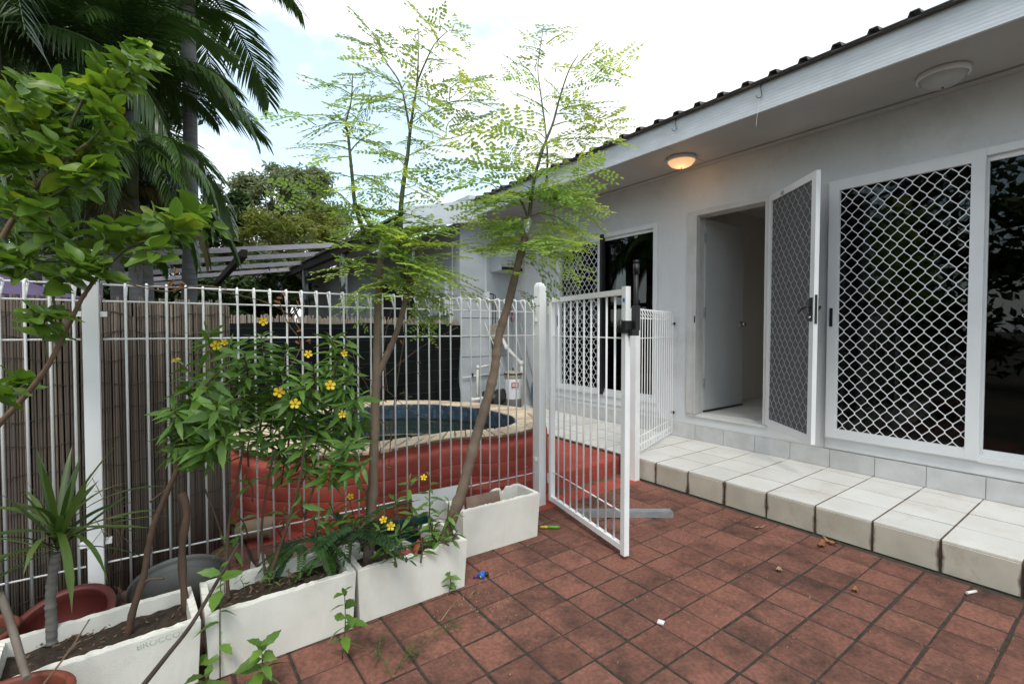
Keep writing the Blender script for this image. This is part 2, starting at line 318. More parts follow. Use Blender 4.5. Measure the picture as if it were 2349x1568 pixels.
# ------------------------------------------------------------------ mesh builder
class MB:
    def __init__(self): self.v = []; self.f = []; self.sm = []
    def add(self, vs, fs, smooth=False):
        o = len(self.v); self.v.extend([tuple(p) for p in vs])
        for f in fs: self.f.append(tuple(i + o for i in f)); self.sm.append(smooth)
        return self
    def box(self, a, b, M=None):
        (x0, y0, z0), (x1, y1, z1) = a, b
        vs = [Vector(p) for p in ((x0,y0,z0),(x1,y0,z0),(x1,y1,z0),(x0,y1,z0),(x0,y0,z1),(x1,y0,z1),(x1,y1,z1),(x0,y1,z1))]
        if M is not None: vs = [M @ p for p in vs]
        return self.add(vs, [(3,2,1,0),(4,5,6,7),(0,1,5,4),(1,2,6,5),(2,3,7,6),(3,0,4,7)])
    def chamfer(self, a, b, c=0.006, M=None):
        """box with its top edges rounded off"""
        (x0, y0, z0), (x1, y1, z1) = a, b
        vs = [Vector(p) for p in ((x0,y0,z0),(x1,y0,z0),(x1,y1,z0),(x0,y1,z0),
              (x0,y0,z1-c),(x1,y0,z1-c),(x1,y1,z1-c),(x0,y1,z1-c),
              (x0+c,y0+c,z1),(x1-c,y0+c,z1),(x1-c,y1-c,z1),(x0+c,y1-c,z1))]
        if M is not None: vs = [M @ p for p in vs]
        return self.add(vs, [(3,2,1,0),(0,1,5,4),(1,2,6,5),(2,3,7,6),(3,0,4,7),(4,5,9,8),(5,6,10,9),(6,7,11,10),(7,4,8,11),(8,9,10,11)])
    def bar(self, p, q, w, h=None, up=(0, 0, 1)):
        """rectangular bar from p to q, w wide, h deep along up"""
        p, q = Vector(p), Vector(q); h = h or w
        d = (q - p).normalized(); u = Vector(up)
        if abs(d.dot(u)) > 0.98: u = Vector((1, 0, 0))
        s = d.cross(u).normalized(); u = s.cross(d).normalized()
        vs = []
        for e in (p, q):
            for i, j in ((-1,-1),(1,-1),(1,1),(-1,1)): vs.append(e + s*(w/2*i) + u*(h/2*j))
        return self.add(vs, [(3,2,1,0),(4,5,6,7),(0,1,5,4),(1,2,6,5),(2,3,7,6),(3,0,4,7)])
    def tube(self, pts, rad, n=8, cap=True, smooth=True):
        pts = [Vector(p) for p in pts]
        if not hasattr(rad, '__len__'): rad = [rad] * len(pts)
        o = len(self.v); prev = None
        for i, p in enumerate(pts):
            d = (pts[min(i+1, len(pts)-1)] - pts[max(i-1, 0)])
            if d.length < 1e-9: d = Vector((0,0,1))
            d.normalize()
            if prev is None:
                a = Vector((0,0,1)) if abs(d.z) < 0.9 else Vector((1,0,0))
                s = d.cross(a).normalized()
            else:
                s = (prev - d * prev.dot(d))
                s = s.normalized() if s.length > 1e-6 else d.orthogonal().normalized()
            prev = s; u = d.cross(s)
            for k in range(n):
                t = 2*math.pi*k/n
                self.v.append(tuple(p + (s*math.cos(t) + u*math.sin(t)) * rad[i]))
        for i in range(len(pts)-1):
            for k in range(n):
                a = o+i*n+k; b = o+i*n+(k+1)%n
                self.f.append((a, b, b+n, a+n)); self.sm.append(smooth)
        if cap:
            self.f.append(tuple(o+k for k in reversed(range(n)))); self.sm.append(False)
            e = o+(len(pts)-1)*n
            self.f.append(tuple(e+k for k in range(n))); self.sm.append(False)
        return self
    def lathe(self, prof, n=24, M=None, smooth=True, close=False):
        """prof: list of (r, z) turned round z"""
        o = len(self.v)
        for r, z in prof:
            for k in range(n):
                t = 2*math.pi*k/n; p = Vector((r*math.cos(t), r*math.sin(t), z))
                self.v.append(tuple(M @ p if M is not None else p))
        m = len(prof)
        for i in range(m - (0 if close else 1)):
            j = (i+1) % m
            for k in range(n):
                k2 = (k+1) % n
                self.f.append((o+i*n+k, o+i*n+k2, o+j*n+k2, o+j*n+k)); self.sm.append(smooth)
        return self
    def prism(self, poly, z0, z1, M=None):
        n = len(poly); vs = [Vector((x, y, z0)) for x, y in poly] + [Vector((x, y, z1)) for x, y in poly]
        if M is not None: vs = [M @ p for p in vs]
        return self.add(vs, [tuple(reversed(range(n))), tuple(range(n, 2*n))] + [(i, (i+1) % n, n+(i+1) % n, n+i) for i in range(n)])
    def mesh(self, name, material):
        me = bpy.data.meshes.new(name); me.from_pydata(self.v, [], self.f)
        me.polygons.foreach_set('use_smooth', self.sm); me.update()
        MESHDATA[me.name] = (self.v, self.f, material)
        for mm in (material if isinstance(material, (list, tuple)) else [material]): me.materials.append(MATS[mm])
        return me
    def build(self, name, material, parent=None, M=None): return place(name, self.mesh(name, material), parent, M)

WM = {}
MESHDATA = {}
def place(name, mesh, parent=None, M=None):
    """link mesh (or None for an Empty) with world matrix M, as a child of parent"""
    o = bpy.data.objects.new(name, mesh); col.objects.link(o)
    M = M if M is not None else Matrix.Identity(4)
    if parent is not None:
        o.parent = parent; o.matrix_parent_inverse = WM[parent.name].inverted()
    o.matrix_basis = M; WM[o.name] = M.copy()
    return o
def tag(o, label=None, cat=None, group=None, kind=None):
    if label: o['label'] = label
    if cat: o['category'] = cat
    if group: o['group'] = group
    if kind: o['kind'] = kind
    return o
def thing(name, loc, label, cat, group=None):
    o = place(name, None, None, Matrix.Translation(Vector(loc))); o.empty_display_size = 0.1
    return tag(o, label, cat, group)
def basis(p, x, z=(0, 0, 1), s=1.0, roll=0.0):
    """matrix at p whose X axis points along x and whose Z leans towards z"""
    x = Vector(x).normalized(); z = Vector(z)
    y = z.cross(x)
    if y.length < 1e-4: y = Vector((0, 1, 0)).cross(x)
    y.normalize(); z = x.cross(y)
    R = Matrix((x, y, z)).transposed().to_4x4()
    return Matrix.Translation(Vector(p)) @ R @ Matrix.Rotation(roll, 4, 'X') @ Matrix.Scale(s, 4)
def U(a, b): return random.uniform(a, b)
def lerp(a, b, t): return a + (b - a) * t
def spline(pts, n):
    """catmull-rom through pts, n samples"""
    pts = [Vector(p) for p in pts]; out = []
    m = len(pts) - 1
    for i in range(n):
        t = i / (n-1) * m; k = min(int(t), m-1); u = t - k
        p0, p1, p2, p3 = pts[max(k-1, 0)], pts[k], pts[k+1], pts[min(k+2, m)]
        out.append(0.5*((2*p1) + (p2-p0)*u + (2*p0-5*p1+4*p2-p3)*u*u + (3*p1-p0-3*p2+p3)*u**3))
    return out
# ================================================================== THE SETTING
S = 400.0
tag(MB().add([(-S,-S,-.06),(S,-S,-.06),(S,S,-.06),(-S,S,-.06)], [(0,1,2,3)]).build('ground', 'ground_earth'), 'bare earth ground under and around the yard', 'ground', kind='structure')

# ---- pool outline (used by the paving too)
def _pz(pts): return [tuple(on_z(x, y, .5))[:2] for x, y in pts]
# outlines read off the photograph at coping height: front from left to right, then back from right to left
POOL_OUT = _pz([(522,1000),(545,1024),(610,1036),(705,1042),(800,1038),(870,1031),(935,1020),(1013,1005),(1074,999),(1123,998),(1185,990),(1225,978),(1243,962),(1236,947),(1216,938),(1166,930),(1074,922),(982,918),(860,919),(760,928),(650,950),(560,980)])
POOL_IN = _pz([(640,990),(680,1008),(745,1016),(822,1014),(889,1008),(982,996),(1040,988),(1090,985),(1140,981),(1172,972),(1182,962),(1166,949),(1105,935),(1013,926),(939,925),(860,928),(767,940),(685,965)])
def closed_spline(pts, n):
    m = len(pts); P = [Vector((x, y, 0)) for x, y in pts]; out = []
    for i in range(n):
        t = i / n * m; k = int(t); u = t - k
        p0, p1, p2, p3 = P[(k-1) % m], P[k % m], P[(k+1) % m], P[(k+2) % m]
        out.append(0.5*((2*p1) + (p2-p0)*u + (2*p0-5*p1+4*p2-p3)*u*u + (3*p1-p0-3*p2+p3)*u**3))
    return out
NP = 112
PO = closed_spline(POOL_OUT, NP); PI = closed_spline(POOL_IN, NP)
def normals(P):
    n = len(P); r = []
    for i in range(n):
        d = (P[(i+1) % n] - P[i-1]).normalized(); r.append(Vector((-d.y, d.x, 0)))
    a = sum(P[i].x*P[(i+1) % n].y - P[(i+1) % n].x*P[i].y for i in range(n))
    return [-v if a > 0 else v for v in r]      # outward
NO, NI = normals(PO), normals(PI)
def inside(p, poly):
    c = False; n = len(poly)
    for i in range(n):
        a, b = poly[i], poly[i-1]
        if (a.y > p[1]) != (b.y > p[1]) and p[0] < (b.x-a.x)*(p[1]-a.y)/(b.y-a.y)+a.x: c = not c
    return c
def pool_dist(p): return min(math.hypot(p[0]-q.x, p[1]-q.y) for q in PO)

# ---- paving: a dark bed with every square paver laid on it
paving = tag(MB().box((-1.6,-1.2,-.05),(3.415,3.6,-.0055)).build('paving', 'paver_bed'), 'square red concrete pavers laid in front of the tiled step', 'paving', kind='structure')
PX, PY = 0.1985, 0.1925
pv = []
for k in range(4):
    w = PX/2 - 0.0042; h = PY/2 - 0.0027
    pv.append(MB().chamfer((-w,-h,-.04),(w,h,0), 0.006 + 0.001*k).mesh('paver', 'paver'))
pv_red = MB().chamfer((-PX/2+.003,-PY/2+.003,-.04),(PX/2-.003,PY/2-.003,0), 0.006).mesh('painted_paver', 'red_paint')
def paver_at(x, y, mesh, name='paver', z=0):
    M = Matrix.Translation((x+U(-.0015,.0015), y+U(-.0015,.0015), z+U(-.002,.002))) @ Euler((U(-.008,.008), U(-.008,.008), U(-.005,.005))).to_matrix().to_4x4()
    place(name, mesh, paving, M)
ncol = 0
for i in range(-9, 10):
    xc = 1.59 + PX*(i+.5)
    if xc > 3.42: continue
    off = 0.0
    half = xc + PX/2 > 3.412
    for j in range(-6, 18):
        yc = 0.37 + PY*(j+.5) + off
        red = (2.74 < yc < 2.96 and xc > 2.15) or (yc > 2.8 and pool_dist((xc,yc)) < 0.2)
        if yc > 3.5 or (yc > 3.0 and xc > 1.9) or inside((xc,yc), PO): continue
        if not (in_view((xc,yc,0), 160)): continue
        # pavers hidden below the foam boxes are left out
        if yc > 2.2 and yc < 2.35 and xc < 1.2: continue
        if half:
            M = Matrix.Translation((3.412 - (3.412-(xc-PX/2))/2, yc, U(-.003,.003))) @ Matrix.Diagonal(((3.412-(xc-PX/2))/PX, 1, 1, 1))
            place('paver', pv_red if red else pv[0], paving, M); continue
        paver_at(xc, yc, pv_red if red else random.choice(pv), 'painted_paver' if red else 'paver')

# ---- the tiled step along the house
TP = 0.312
patio = tag(MB().box((3.432,-1.3,-.05),(4.478,6.1,.1788)).build('patio', 'grout_dark'), 'raised step of white glazed tiles running along the house wall', 'patio', kind='structure')
def tile_mesh(w, h, t, m, c=.001): return MB().chamfer((-w/2,-h/2,-t),(w/2,h/2,0), c).mesh('tile', m)
tm = tile_mesh(TP-.010, TP-.010, .011, 'patio_tile')
tm_thin = tile_mesh(4.478-3.424-3*TP-.006, TP-.006, .011, 'patio_tile')
tr_mesh = tile_mesh(TP-.014, .166, .011, 'riser_tile')
for j in range(-5, 19):
    yc = 0.388 + TP*(j-.5)
    if yc > 6.0: break
    for i in range(3):
        xc = 3.424 + TP*(i+.5)
        place('tile', tm, patio, Matrix.Translation((xc, yc, .181+U(-.0008,.0008))) @ Euler((U(-.003,.003),U(-.003,.003),U(-.002,.002))).to_matrix().to_4x4())
    xc = 3.424 + 3*TP; place('tile', tm_thin, patio, Matrix.Translation(((xc+4.478)/2, yc, .181)))
    # riser
    M = Matrix.Translation((3.4215, yc, .0845)) @ Euler((0, -math.pi/2, 0)).to_matrix().to_4x4() @ Matrix.Rotation(math.pi/2, 4, 'Z')
    if yc < 2.75: place('tile', tr_mesh, patio, M)
# paved ground round the filter, behind the pool
tag(MB().box((2.2,4.3,-.05),(3.425,6.1,.172)).build('pump_slab', 'grout_light'), 'pale concrete slab the pool filter stands on', 'slab', kind='structure')

# ================================================================== THE HOUSE
XW = 4.48
house = thing('house', (XW,2.5,0), 'low white house with corrugated roof, sliding doors and an open doorway', 'house')
def hp(name, mb, m, parent=None): return mb.build(name, m, parent or house)
w = MB()
X0, X1 = XW, XW+.14
ZT = 3.04
for (y0,y1,z0,z1) in [(-1.6,-.25,0,ZT),(1.66,2.13,0,ZT),(2.97,3.35,0,ZT),(5.02,6.098,0,ZT),
                      (-.25,1.66,0,.43),(-.25,1.66,2.54,ZT),(2.13,2.97,0,.445),(2.13,2.97,2.55,ZT),(3.35,5.02,0,.50),(3.35,5.02,2.52,ZT)]:
    w.box((X0,y0,z0),(X1,y1,z1))
hp('wall', w, 'wall_paint')
# rooms behind the wall
r = MB()
r.box((X1,-1.6,.40),(8.4,6.1,.449)); r.box((X1,-1.6,2.75),(8.4,6.1,2.8))
hp('interior_floor', r, 'patio_tile')
hp('hall_wall', MB().box((X1,1.95,.45),(7.2,2.02,2.75)).box((X1,3.08,.45),(7.2,3.15,2.75)).box((7.2,1.95,.45),(7.3,3.15,2.75)), 'interior_paint')
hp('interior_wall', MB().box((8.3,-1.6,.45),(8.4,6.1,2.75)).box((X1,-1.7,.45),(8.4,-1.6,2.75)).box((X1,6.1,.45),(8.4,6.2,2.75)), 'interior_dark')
# eaves
XF = 3.72
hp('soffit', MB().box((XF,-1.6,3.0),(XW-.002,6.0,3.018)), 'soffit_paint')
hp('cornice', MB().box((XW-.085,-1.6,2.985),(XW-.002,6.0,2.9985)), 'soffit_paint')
for yj in (0.35, 2.75, 5.15): hp('soffit_joint', MB().box((XF+.01,yj-.012,2.996),(XW-.09,yj+.012,2.9995)), 'soffit_paint')
hp('fascia', MB().box((XF-.022,-1.6,2.985),(XF-.001,5.95,3.19)), 'fascia_metal')
# corrugated roof, ribs running up the slope
def corrugated(y0, y1, xe, ze, xr, slope, pitch, first, t=.006):
    prof = []; y = first - math.ceil((first-y0)/pitch)*pitch
    while y < y1:
        for dy, dz in ((-.034,0),(-.022,.030),(.022,.030),(.034,0)):
            if y0 <= y+dy <= y1: prof.append((y+dy, dz))
        y += pitch
    prof = [(y0,0)] + prof + [(y1,0)]
    n = len(prof); vs = []
    for dz0 in (0, -t):
        for xx in (xe, xr):
            for (py, pz) in prof: vs.append((xx, py, ze+(xx-xe)*slope+pz+dz0))
    fs = []
    for i in range(n-1):
        fs.append((i, i+1, n+i+1, n+i)); fs.append((2*n+i+1, 2*n+i, 3*n+i, 3*n+i+1)); fs.append((i+1, i, 2*n+i, 2*n+i+1))
    return MB().add(vs, fs)
hp('roof', corrugated(-1.6, 6.2, 3.645, 3.203, 8.6, .21, .205, .92), 'roof_metal')
hp('eave_flashing', MB().box((3.655,-1.6,3.188),(XF+.02,6.0,3.196)), 'roof_metal')
# ---- skirting tiles
sk = tile_mesh(TP-.004, .150, .010, 'skirting_tile')
for j in range(-5, 20):
    yc = 0.69 + TP*(j-.5)
    if yc > 6.0: break
    place('skirting_tile', sk, house, Matrix.Translation((XW-.011, yc, .258)) @ Euler((0, -math.pi/2, 0)).to_matrix().to_4x4() @ Matrix.Rotation(math.pi/2, 4, 'Z'))
hp('skirting_backing', MB().box((XW-.0035,-1.3,.183),(XW-.001,6.0,.336)), 'grout_light')
hp('sill_band', MB().box((XW-.012,-.28,.345),(XW-.001,1.66,.428)), 'trim_white')
hp('sill_band', MB().box((XW-.012,3.32,.40),(XW-.001,5.05,.498)), 'trim_white')

# ---- diamond grille: zigzag strands that meet at flat nodes
def grille(w, h, cw=.084, ch=.109, flat=.018, t=.0058, d=.003):
    mb = MB(); k = 0; x = 0.0
    ncols = int(math.ceil(w/cw*2))
    for c in range(ncols+1):
        base = c*cw/2; sgn = 1 if c % 2 == 0 else -1
        # strand c swings between x=base and base+cw/2
        pts = []; z = -ch*0.25; j = 0
        lo, hi = base, base + cw/2
        while z < h + ch:
            xx = lo if (j % 2 == 0) == (sgn == 1) else hi
            pts.append((xx, z)); pts.append((xx, z+flat)); z += ch/2; j += 1
        for (xa, za), (xb, zb) in zip(pts, pts[1:]):
            if min(xa,xb) < -1e-6 or min(xa,xb) > w-1e-4: continue
            if xb > w: q = (w-xa)/(xb-xa); xb, zb = w, za+(zb-za)*q
            elif xa > w: q = (w-xb)/(xa-xb); xa, za = w, zb+(za-zb)*q
            if zb < 0 or za > h: continue
            if za < 0: q = (0-za)/(zb-za); xa, za = xa+(xb-xa)*q, 0
            if zb > h: q = (h-za)/(zb-za); xb, zb = xa+(xb-xa)*q, h
            if abs(xa-xb) < 1e-9:                       # the flat where two strands are joined: one plate, slightly thicker
                if c % 2 == 0: mb.bar((xa,0,za-.003),(xb,0,zb+.003), t*1.35, d*1.5, up=(0,1,0))
                continue
            yo = .0005 if c % 2 else -.0005
            mb.bar((xa,yo,za-.001),(xb,yo,zb+.001), t, d, up=(0,1,0))
    return mb

def sliding(name, y0, y1, z0, z1, ym, gy0, gy1, lab, side=.055, hand=None, black=None):
    """sliding door in the wall: screen sash from ym to y1, plain pane from y0 to ym"""
    f = MB(); xo, xi = XW-.028, XW+.05
    f.box((xo,y1-side,z0),(xi,y1,z1)).box((xo,y0,z0),(xi,y0+side,z1))                      # jambs
    f.box((xo,y0+side,z1-.05),(xi,y1-side,z1)).box((xo,y0+side,z0),(xi,y1-side,z0+.045))   # head and sill
    o = f.build(name, 'white_metal', house)
    s = MB(); xs0, xs1 = XW-.046, XW-.010
    s.box((xs0,gy1,z0+.012),(xs1,y1-.012,z1-.012)).box((xs0,ym,z0+.012),(xs1,gy0,z1-.012))
    s.box((xs0+.002,gy0,z1-.085),(xs1-.002,gy1,z1-.012)).box((xs0+.002,gy0,z0+.012),(xs1-.002,gy1,z0+.085))
    s.build('screen_sash', 'white_metal', o)
    gw, gh = gy1-gy0, (z1-.085)-(z0+.085)
    place('grille', grille(gw, gh).mesh('grille', 'white_metal'), o, Matrix.Translation((XW-.026, gy1, z0+.085)) @ Matrix.Rotation(-math.pi/2, 4, 'Z'))
    MB().box((XW+.022,y0+side,z0+.045),(XW+.028,y1-side,z1-.05)).build('pane', 'glass', o)
    p = MB(); xp0, xp1 = XW+.004, XW+.021
    p.box((xp0,ym-.012,z0+.045),(xp1,ym+.03,z1-.05)).box((xp0,y0+side,z0+.046),(xp1,ym-.013,z0+.085)).box((xp0,y0+side,z1-.086),(xp1,ym-.013,z1-.051))
    p.build('pane_frame', 'white_metal', o)
    if hand: MB().box((xs0-.006,y1-.052,hand-.075),(xs0+.001,y1-.030,hand+.075)).box((xs0-.014,y1-.046,hand-.03),(xs0-.005,y1-.036,hand+.03)).build('handle', 'black_plastic', o)
    if black: MB().box((xs0-.012,ym-.045,z0+.02),(xs1,ym-.003,z1-.01)).build('seal_strip', 'black_plastic', o)
    return o
o = first_slider = sliding('sliding_door', -.25, 1.66, .43, 2.54, .725, .795, 1.575, '', hand=1.43)
o['label'] = 'wide sliding door with white diamond security grille, nearest the camera'
o = sliding('sliding_door', 3.35, 5.02, .50, 2.52, 4.19, 4.235, 4.945, '', hand=1.45, black=True)
o['label'] = 'far sliding door with diamond grille and a black vertical seal, behind the pool gate'

for yy in (.53,.44):
    MB().tube([(XW+.0205,yy+.018*math.cos(2*math.pi*k/6),1.42+.012*math.sin(2*math.pi*k/6)) for k in range(7)],.0012,4,cap=False).build('hexagon_sticker','trim_white',first_slider)
# ---- doorway, inner door, screen door
df = MB()
df.box((XW-.022,2.885,.45),(X1+.01,2.975,2.55)).box((XW-.022,2.125,.45),(X1+.01,2.175,2.55)).box((XW-.022,2.175,2.50),(X1+.01,2.885,2.552))
df.box((XW-.034,2.862,.45),(XW+.03,2.884,2.5))
fr_o = df.build('door_frame', 'door_frame_paint', house)
MB().box((XW-.038,2.868,1.40),(XW-.030,2.88,1.47)).build('strike_plate', 'dark_metal', fr_o)
MB().box((XW-.016,2.13,.425),(X1,2.97,.4445)).build('threshold', 'patio_tile', fr_o)
a, b_ = Vector((4.63,2.872,.46)), Vector((5.42,2.885,.46))
Md = basis(a, b_-a)
dl = MB().box((0,0,.012),(.80,.038,2.03), Md).build('inner_door', 'door_paint', house)
MB().box((.0,-.006,-.005),(.80,.044,.0115), Md).build('draught_seal', 'black_plastic', dl)
for zz in (.25,1.0,1.78): MB().box((-.012,-.008,zz),(.004,.01,zz+.1), Md).build('hinge', 'galvanised', dl)
for sgn, yy in ((-1,0),(1,.038)):
    prof = [(0,.062),(.018,.060),(.026,.045),(.022,.028),(.010,.018),(.010,.006),(.030,.004),(.030,0)]
    kn = MB(); kn.lathe(prof, 16, Md @ Matrix.Translation((.735,yy,.93)) @ Matrix.Rotation(math.pi/2*(1 if sgn<0 else -1), 4, 'X')); kn.build('knob', 'chrome', dl)

H, E = Vector((4.455,2.135,.458)), Vector((3.99,1.565,.452))
Ms = basis(H, E-H); SW, SH = (E-H).length, 2.07
sdm = MB()
sdm.box((0,-.016,0),(.05,.016,SH),Ms).box((SW-.058,-.016,0),(SW,.016,SH),Ms).box((.05,-.015,0),(SW-.058,.015,.062),Ms).box((.05,-.015,SH-.055),(SW-.058,.015,SH),Ms)
sdoor = sdm.build('screen_door', 'white_metal', house)
MB().box((.05,-.003,.062),(SW-.058,-.001,SH-.055),Ms).build('insect_screen', 'insect_screen', sdoor)
place('grille', grille(SW-.108, SH-.117 ).mesh('grille', 'grey_grille'), sdoor, Ms @ Matrix.Translation((.05,.006,.062)))
place('grille', grille(SW-.108, SH-.117, t=.004, d=.003).mesh('grille', 'grey_grille'), sdoor, Ms @ Matrix.Translation((.05,-.005,.062)))
lk = MB()
for yy in (-.024,.018): lk.box((SW-.05,yy,.94),(SW-.012,yy+.008,1.12),Ms)
lk.box((SW-.004,-.009,.92),(SW+.004,.009,1.14),Ms)
lk.tube([Ms @ Vector(p) for p in ((SW-.03,-.024,1.05),(SW-.035,-.055,1.05),(SW-.06,-.066,1.04),(SW-.12,-.07,1.005))], [.009,.009,.009,.007], 8)
lk.tube([Ms @ Vector(p) for p in ((SW-.03,.024,1.05),(SW-.035,.05,1.05),(SW-.06,.06,1.04),(SW-.12,.062,1.005))], [.009,.009,.009,.007], 8)
lk.build('lock', 'black_plastic', sdoor)
MB().lathe([(0,.012),(.009,.011),(.009,0)], 10, Ms @ Matrix.Translation((SW-.03,-.024,.97)) @ Matrix.Rotation(math.pi/2,4,'X')).build('key_cylinder', 'chrome', sdoor)
MB().box((.22,-.022,SH-.045),(.26,-.015,SH-.02),Ms).build('closer_bracket', 'galvanised', sdoor)

# ---- far wing of the house beyond the pool
wing = thing('house_wing', (3.52,6.1,0), 'far wing of the white house behind the pool filter, with a sloping barge board', 'house')
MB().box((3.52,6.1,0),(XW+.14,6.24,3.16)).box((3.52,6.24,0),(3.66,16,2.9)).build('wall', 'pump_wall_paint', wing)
for zz in (.62,.92,1.22,1.5): MB().box((3.53,6.096,zz),(XW-.01,6.0985,zz+.006)).build('wall_groove', 'pool_grout', wing)
def xz_prism(poly, y0, y1):
    n = len(poly)
    return MB().add([(x,y0,z) for x,z in poly]+[(x,y1,z) for x,z in poly], [tuple(range(n)), tuple(reversed(range(n,2*n)))]+[(i,n+i,n+(i+1)%n,(i+1)%n) for i in range(n)])
xz_prism([(2.56,2.65),(3.72,2.90),(3.72,3.08),(2.56,2.83)], 5.925, 5.95).build('barge_board', 'fascia_metal', wing)
xz_prism([(2.56,2.832),(3.72,3.082),(3.72,3.21),(2.56,2.93)], 5.93, 5.99).build('barge_capping', 'roof_white', wing)
xz_prism([(2.50,2.80),(3.9,3.10),(3.9,3.14),(2.50,2.84)], 5.99, 16).build('roof', 'roof_metal', wing)
xz_prism([(2.60,2.77),(3.52,2.97),(3.52,2.99),(2.60,2.79)], 5.96, 15.9).build('soffit', 'soffit_paint', wing)
MB().box((3.60,5.96,3.14),(4.35,6.5,3.27)).build('roof_box', 'roof_white', wing)
MB().box((2.545,5.96,2.66),(2.655,15,2.80)).build('eave_beam', 'dark_timber', wing)
for yy in (8.6, 11.4, 14.2):
    MB().box((2.55,yy-.05,0),(2.65,yy+.05,2.66)).build('post', 'peeling_post', wing)
    MB().bar((2.6,yy+.03,2.25),(2.6,yy+.45,2.68),.05,.07).build('brace', 'dark_timber', wing)
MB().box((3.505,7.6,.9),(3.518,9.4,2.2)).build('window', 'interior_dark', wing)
MB().box((3.50,7.55,.86),(3.519,7.6,2.24)).box((3.50,9.4,.86),(3.519,9.45,2.24)).box((3.50,7.6,2.2),(3.519,9.4,2.24)).build('window_frame', 'trim_white', wing)
# louvred vent panel on the wing's side wall
vp = MB().box((3.44,6.42,1.55),(3.519,6.95,2.05)).build('vent_panel', 'wall_paint', wing)
for k in range(6): MB().box((3.436,6.46+k*.035,1.62),(3.4395,6.474+k*.035,1.88)).build('vent_slot', 'dark_metal', vp)
MB().box((3.508,6.3,.6),(3.518,6.33,2.6)).build('corner_strip', 'trim_white', wing)

# ---- ceiling lights under the eave
def oyster(x, y, lab, lit):
    t = thing('ceiling_light', (x,y,3.0), lab, 'ceiling light', 'oyster lights under the eave')
    T = Matrix.Translation((x,y,2.999))
    MB().lathe([(.0,0),(.135,0),(.138,-.012),(.136,-.034),(.126,-.037),(.122,-.03),(0,-.028)], 40, T).build('rim', 'trim_white', t)
    MB().lathe([(.124,-.031),(.118,-.050),(.098,-.072),(.065,-.088),(.03,-.095),(.0,-.096)], 40, T).build('glass_dome', 'lamp_glass_lit' if lit else 'lamp_glass_off', t)
    MB().lathe([(.0,-.108),(.005,-.104),(.006,-.094)], 10, T).build('finial', 'dark_metal', t)
    if lit:
        ld = bpy.data.lights.new('bulb', 'POINT'); ld.energy = 0.55; ld.color = (1.0,.52,.22); ld.shadow_soft_size = .1
        lo = bpy.data.objects.new('bulb', ld); col.objects.link(lo); lo.location = (0,0,-.16); lo.parent = t
    return t
oyster(4.105, 2.815, 'lit round ceiling light glowing orange above the open doorway', True)
oyster(4.12, .885, 'unlit round ceiling light with frosted glass, nearest the camera', False)
# ---- wire hooks on the fascia
def hook(y, lab, string=False):
    h = MB().tube(spline([(3.705,y,3.195),(3.684,y,3.17),(3.683,y-.006,3.12),(3.680,y-.012,3.092),(3.676,y+.004,3.080),(3.674,y+.022,3.092),(3.673,y+.026,3.108)], 18), .0028, 6)
    o = h.build('wire_hook', 'dark_metal'); tag(o, lab, 'hook', 'wire hooks on the fascia')
    if string: MB().tube(spline([(3.676,y+.006,3.081),(3.675,y+.01,3.0),(3.672,y+.02,2.93),(3.67,y+.024,2.87)],10), .0012, 5).build('string', 'paper', o)
hook(1.845, 'bent wire hook on the fascia with a white string hanging from it', True)
hook(2.59, 'bare bent wire hook on the fascia, above the lit light')

# ================================================================== THE POOL
pool = thing('plunge_pool', (1.9,4.2,0), 'raised red painted kidney shaped plunge pool with sandstone coping', 'pool')
prof = [(.05,-.03),(.05,.04),(.05,.088),(.049,.0915),(.042,.094),(.049,.0965),(.05,.10),(.05,.15),(.05,.188),(.049,.1915),(.042,.194),(.049,.1965),(.05,.20),(.05,.25),(.05,.288),(.049,.2915),(.042,.294),(.049,.2965),(.05,.30),(.05,.34),(.05,.375),(.049,.392),(.044,.406),(.036,.415),(.010,.425),(-.03,.430),(-.034,.474)]
n = NP; vs = []; fs = []
for (d, z) in prof:
    for i in range(n):
        q = PO[i] + NO[i]*d
        wob = .004*math.sin(i*1.7)+.003*math.sin(i*.61+z*20)
        vs.append((q.x+NO[i].x*wob, q.y+NO[i].y*wob, z+.003*math.sin(i*.9)*(z>.05)))
for k in range(len(prof)-1):
    for i in range(n): fs.append((k*n+i, k*n+(i+1)%n, (k+1)*n+(i+1)%n, (k+1)*n+i))
mb = MB(); mb.add(vs, fs, True); mb.build('wall', 'red_paint', pool)
for (x,y,w_,h_) in ((1240,1062,.10,.008),(1205,1070,.05,.006),(1290,1052,.08,.006),(1232,1035,.03,.03),(1262,1000,.06,.02)):
    p0=on_z(x,y,.3); q=min(range(NP),key=lambda i:abs((PO[i]+NO[i]*.05).x/(PO[i]+NO[i]*.05).y-p0.x/p0.y)+(0 if PO[i].length<4.6 and NO[i].y<0.3 else 9))
    b0=PO[q]+NO[q]*.0515; r_=ray(x,y); k_=b0.y/r_.y; zz=EYE+r_.z*k_
    tx=Vector((-NO[q].y,NO[q].x,0)); vs=[]
    for a in range(10):
        an=2*math.pi*a/10; rr_=U(.6,1.1); vs.append(b0+tx*(w_/2*math.cos(an)*rr_)+Vector((0,0,zz+h_/2*math.sin(an)*rr_))+NO[q]*.002)
    MB().add(vs,[tuple(range(10))]).build('paint_flake','label_white',pool)
# coping bed
vs = [(p.x,p.y,.474) for p in PO]+[(p.x,p.y,.474) for p in PI]+[(p.x,p.y,.491) for p in PO]+[(p.x,p.y,.491) for p in PI]
fs = []
for i in range(n):
    j = (i+1) % n
    fs += [(i,n+i,n+j,j),(2*n+i,2*n+j,3*n+j,3*n+i),(i,j,2*n+j,2*n+i),(n+j,n+i,3*n+i,3*n+j)]
MB().add(vs, fs).build('coping_bed', 'coping_grout', pool)
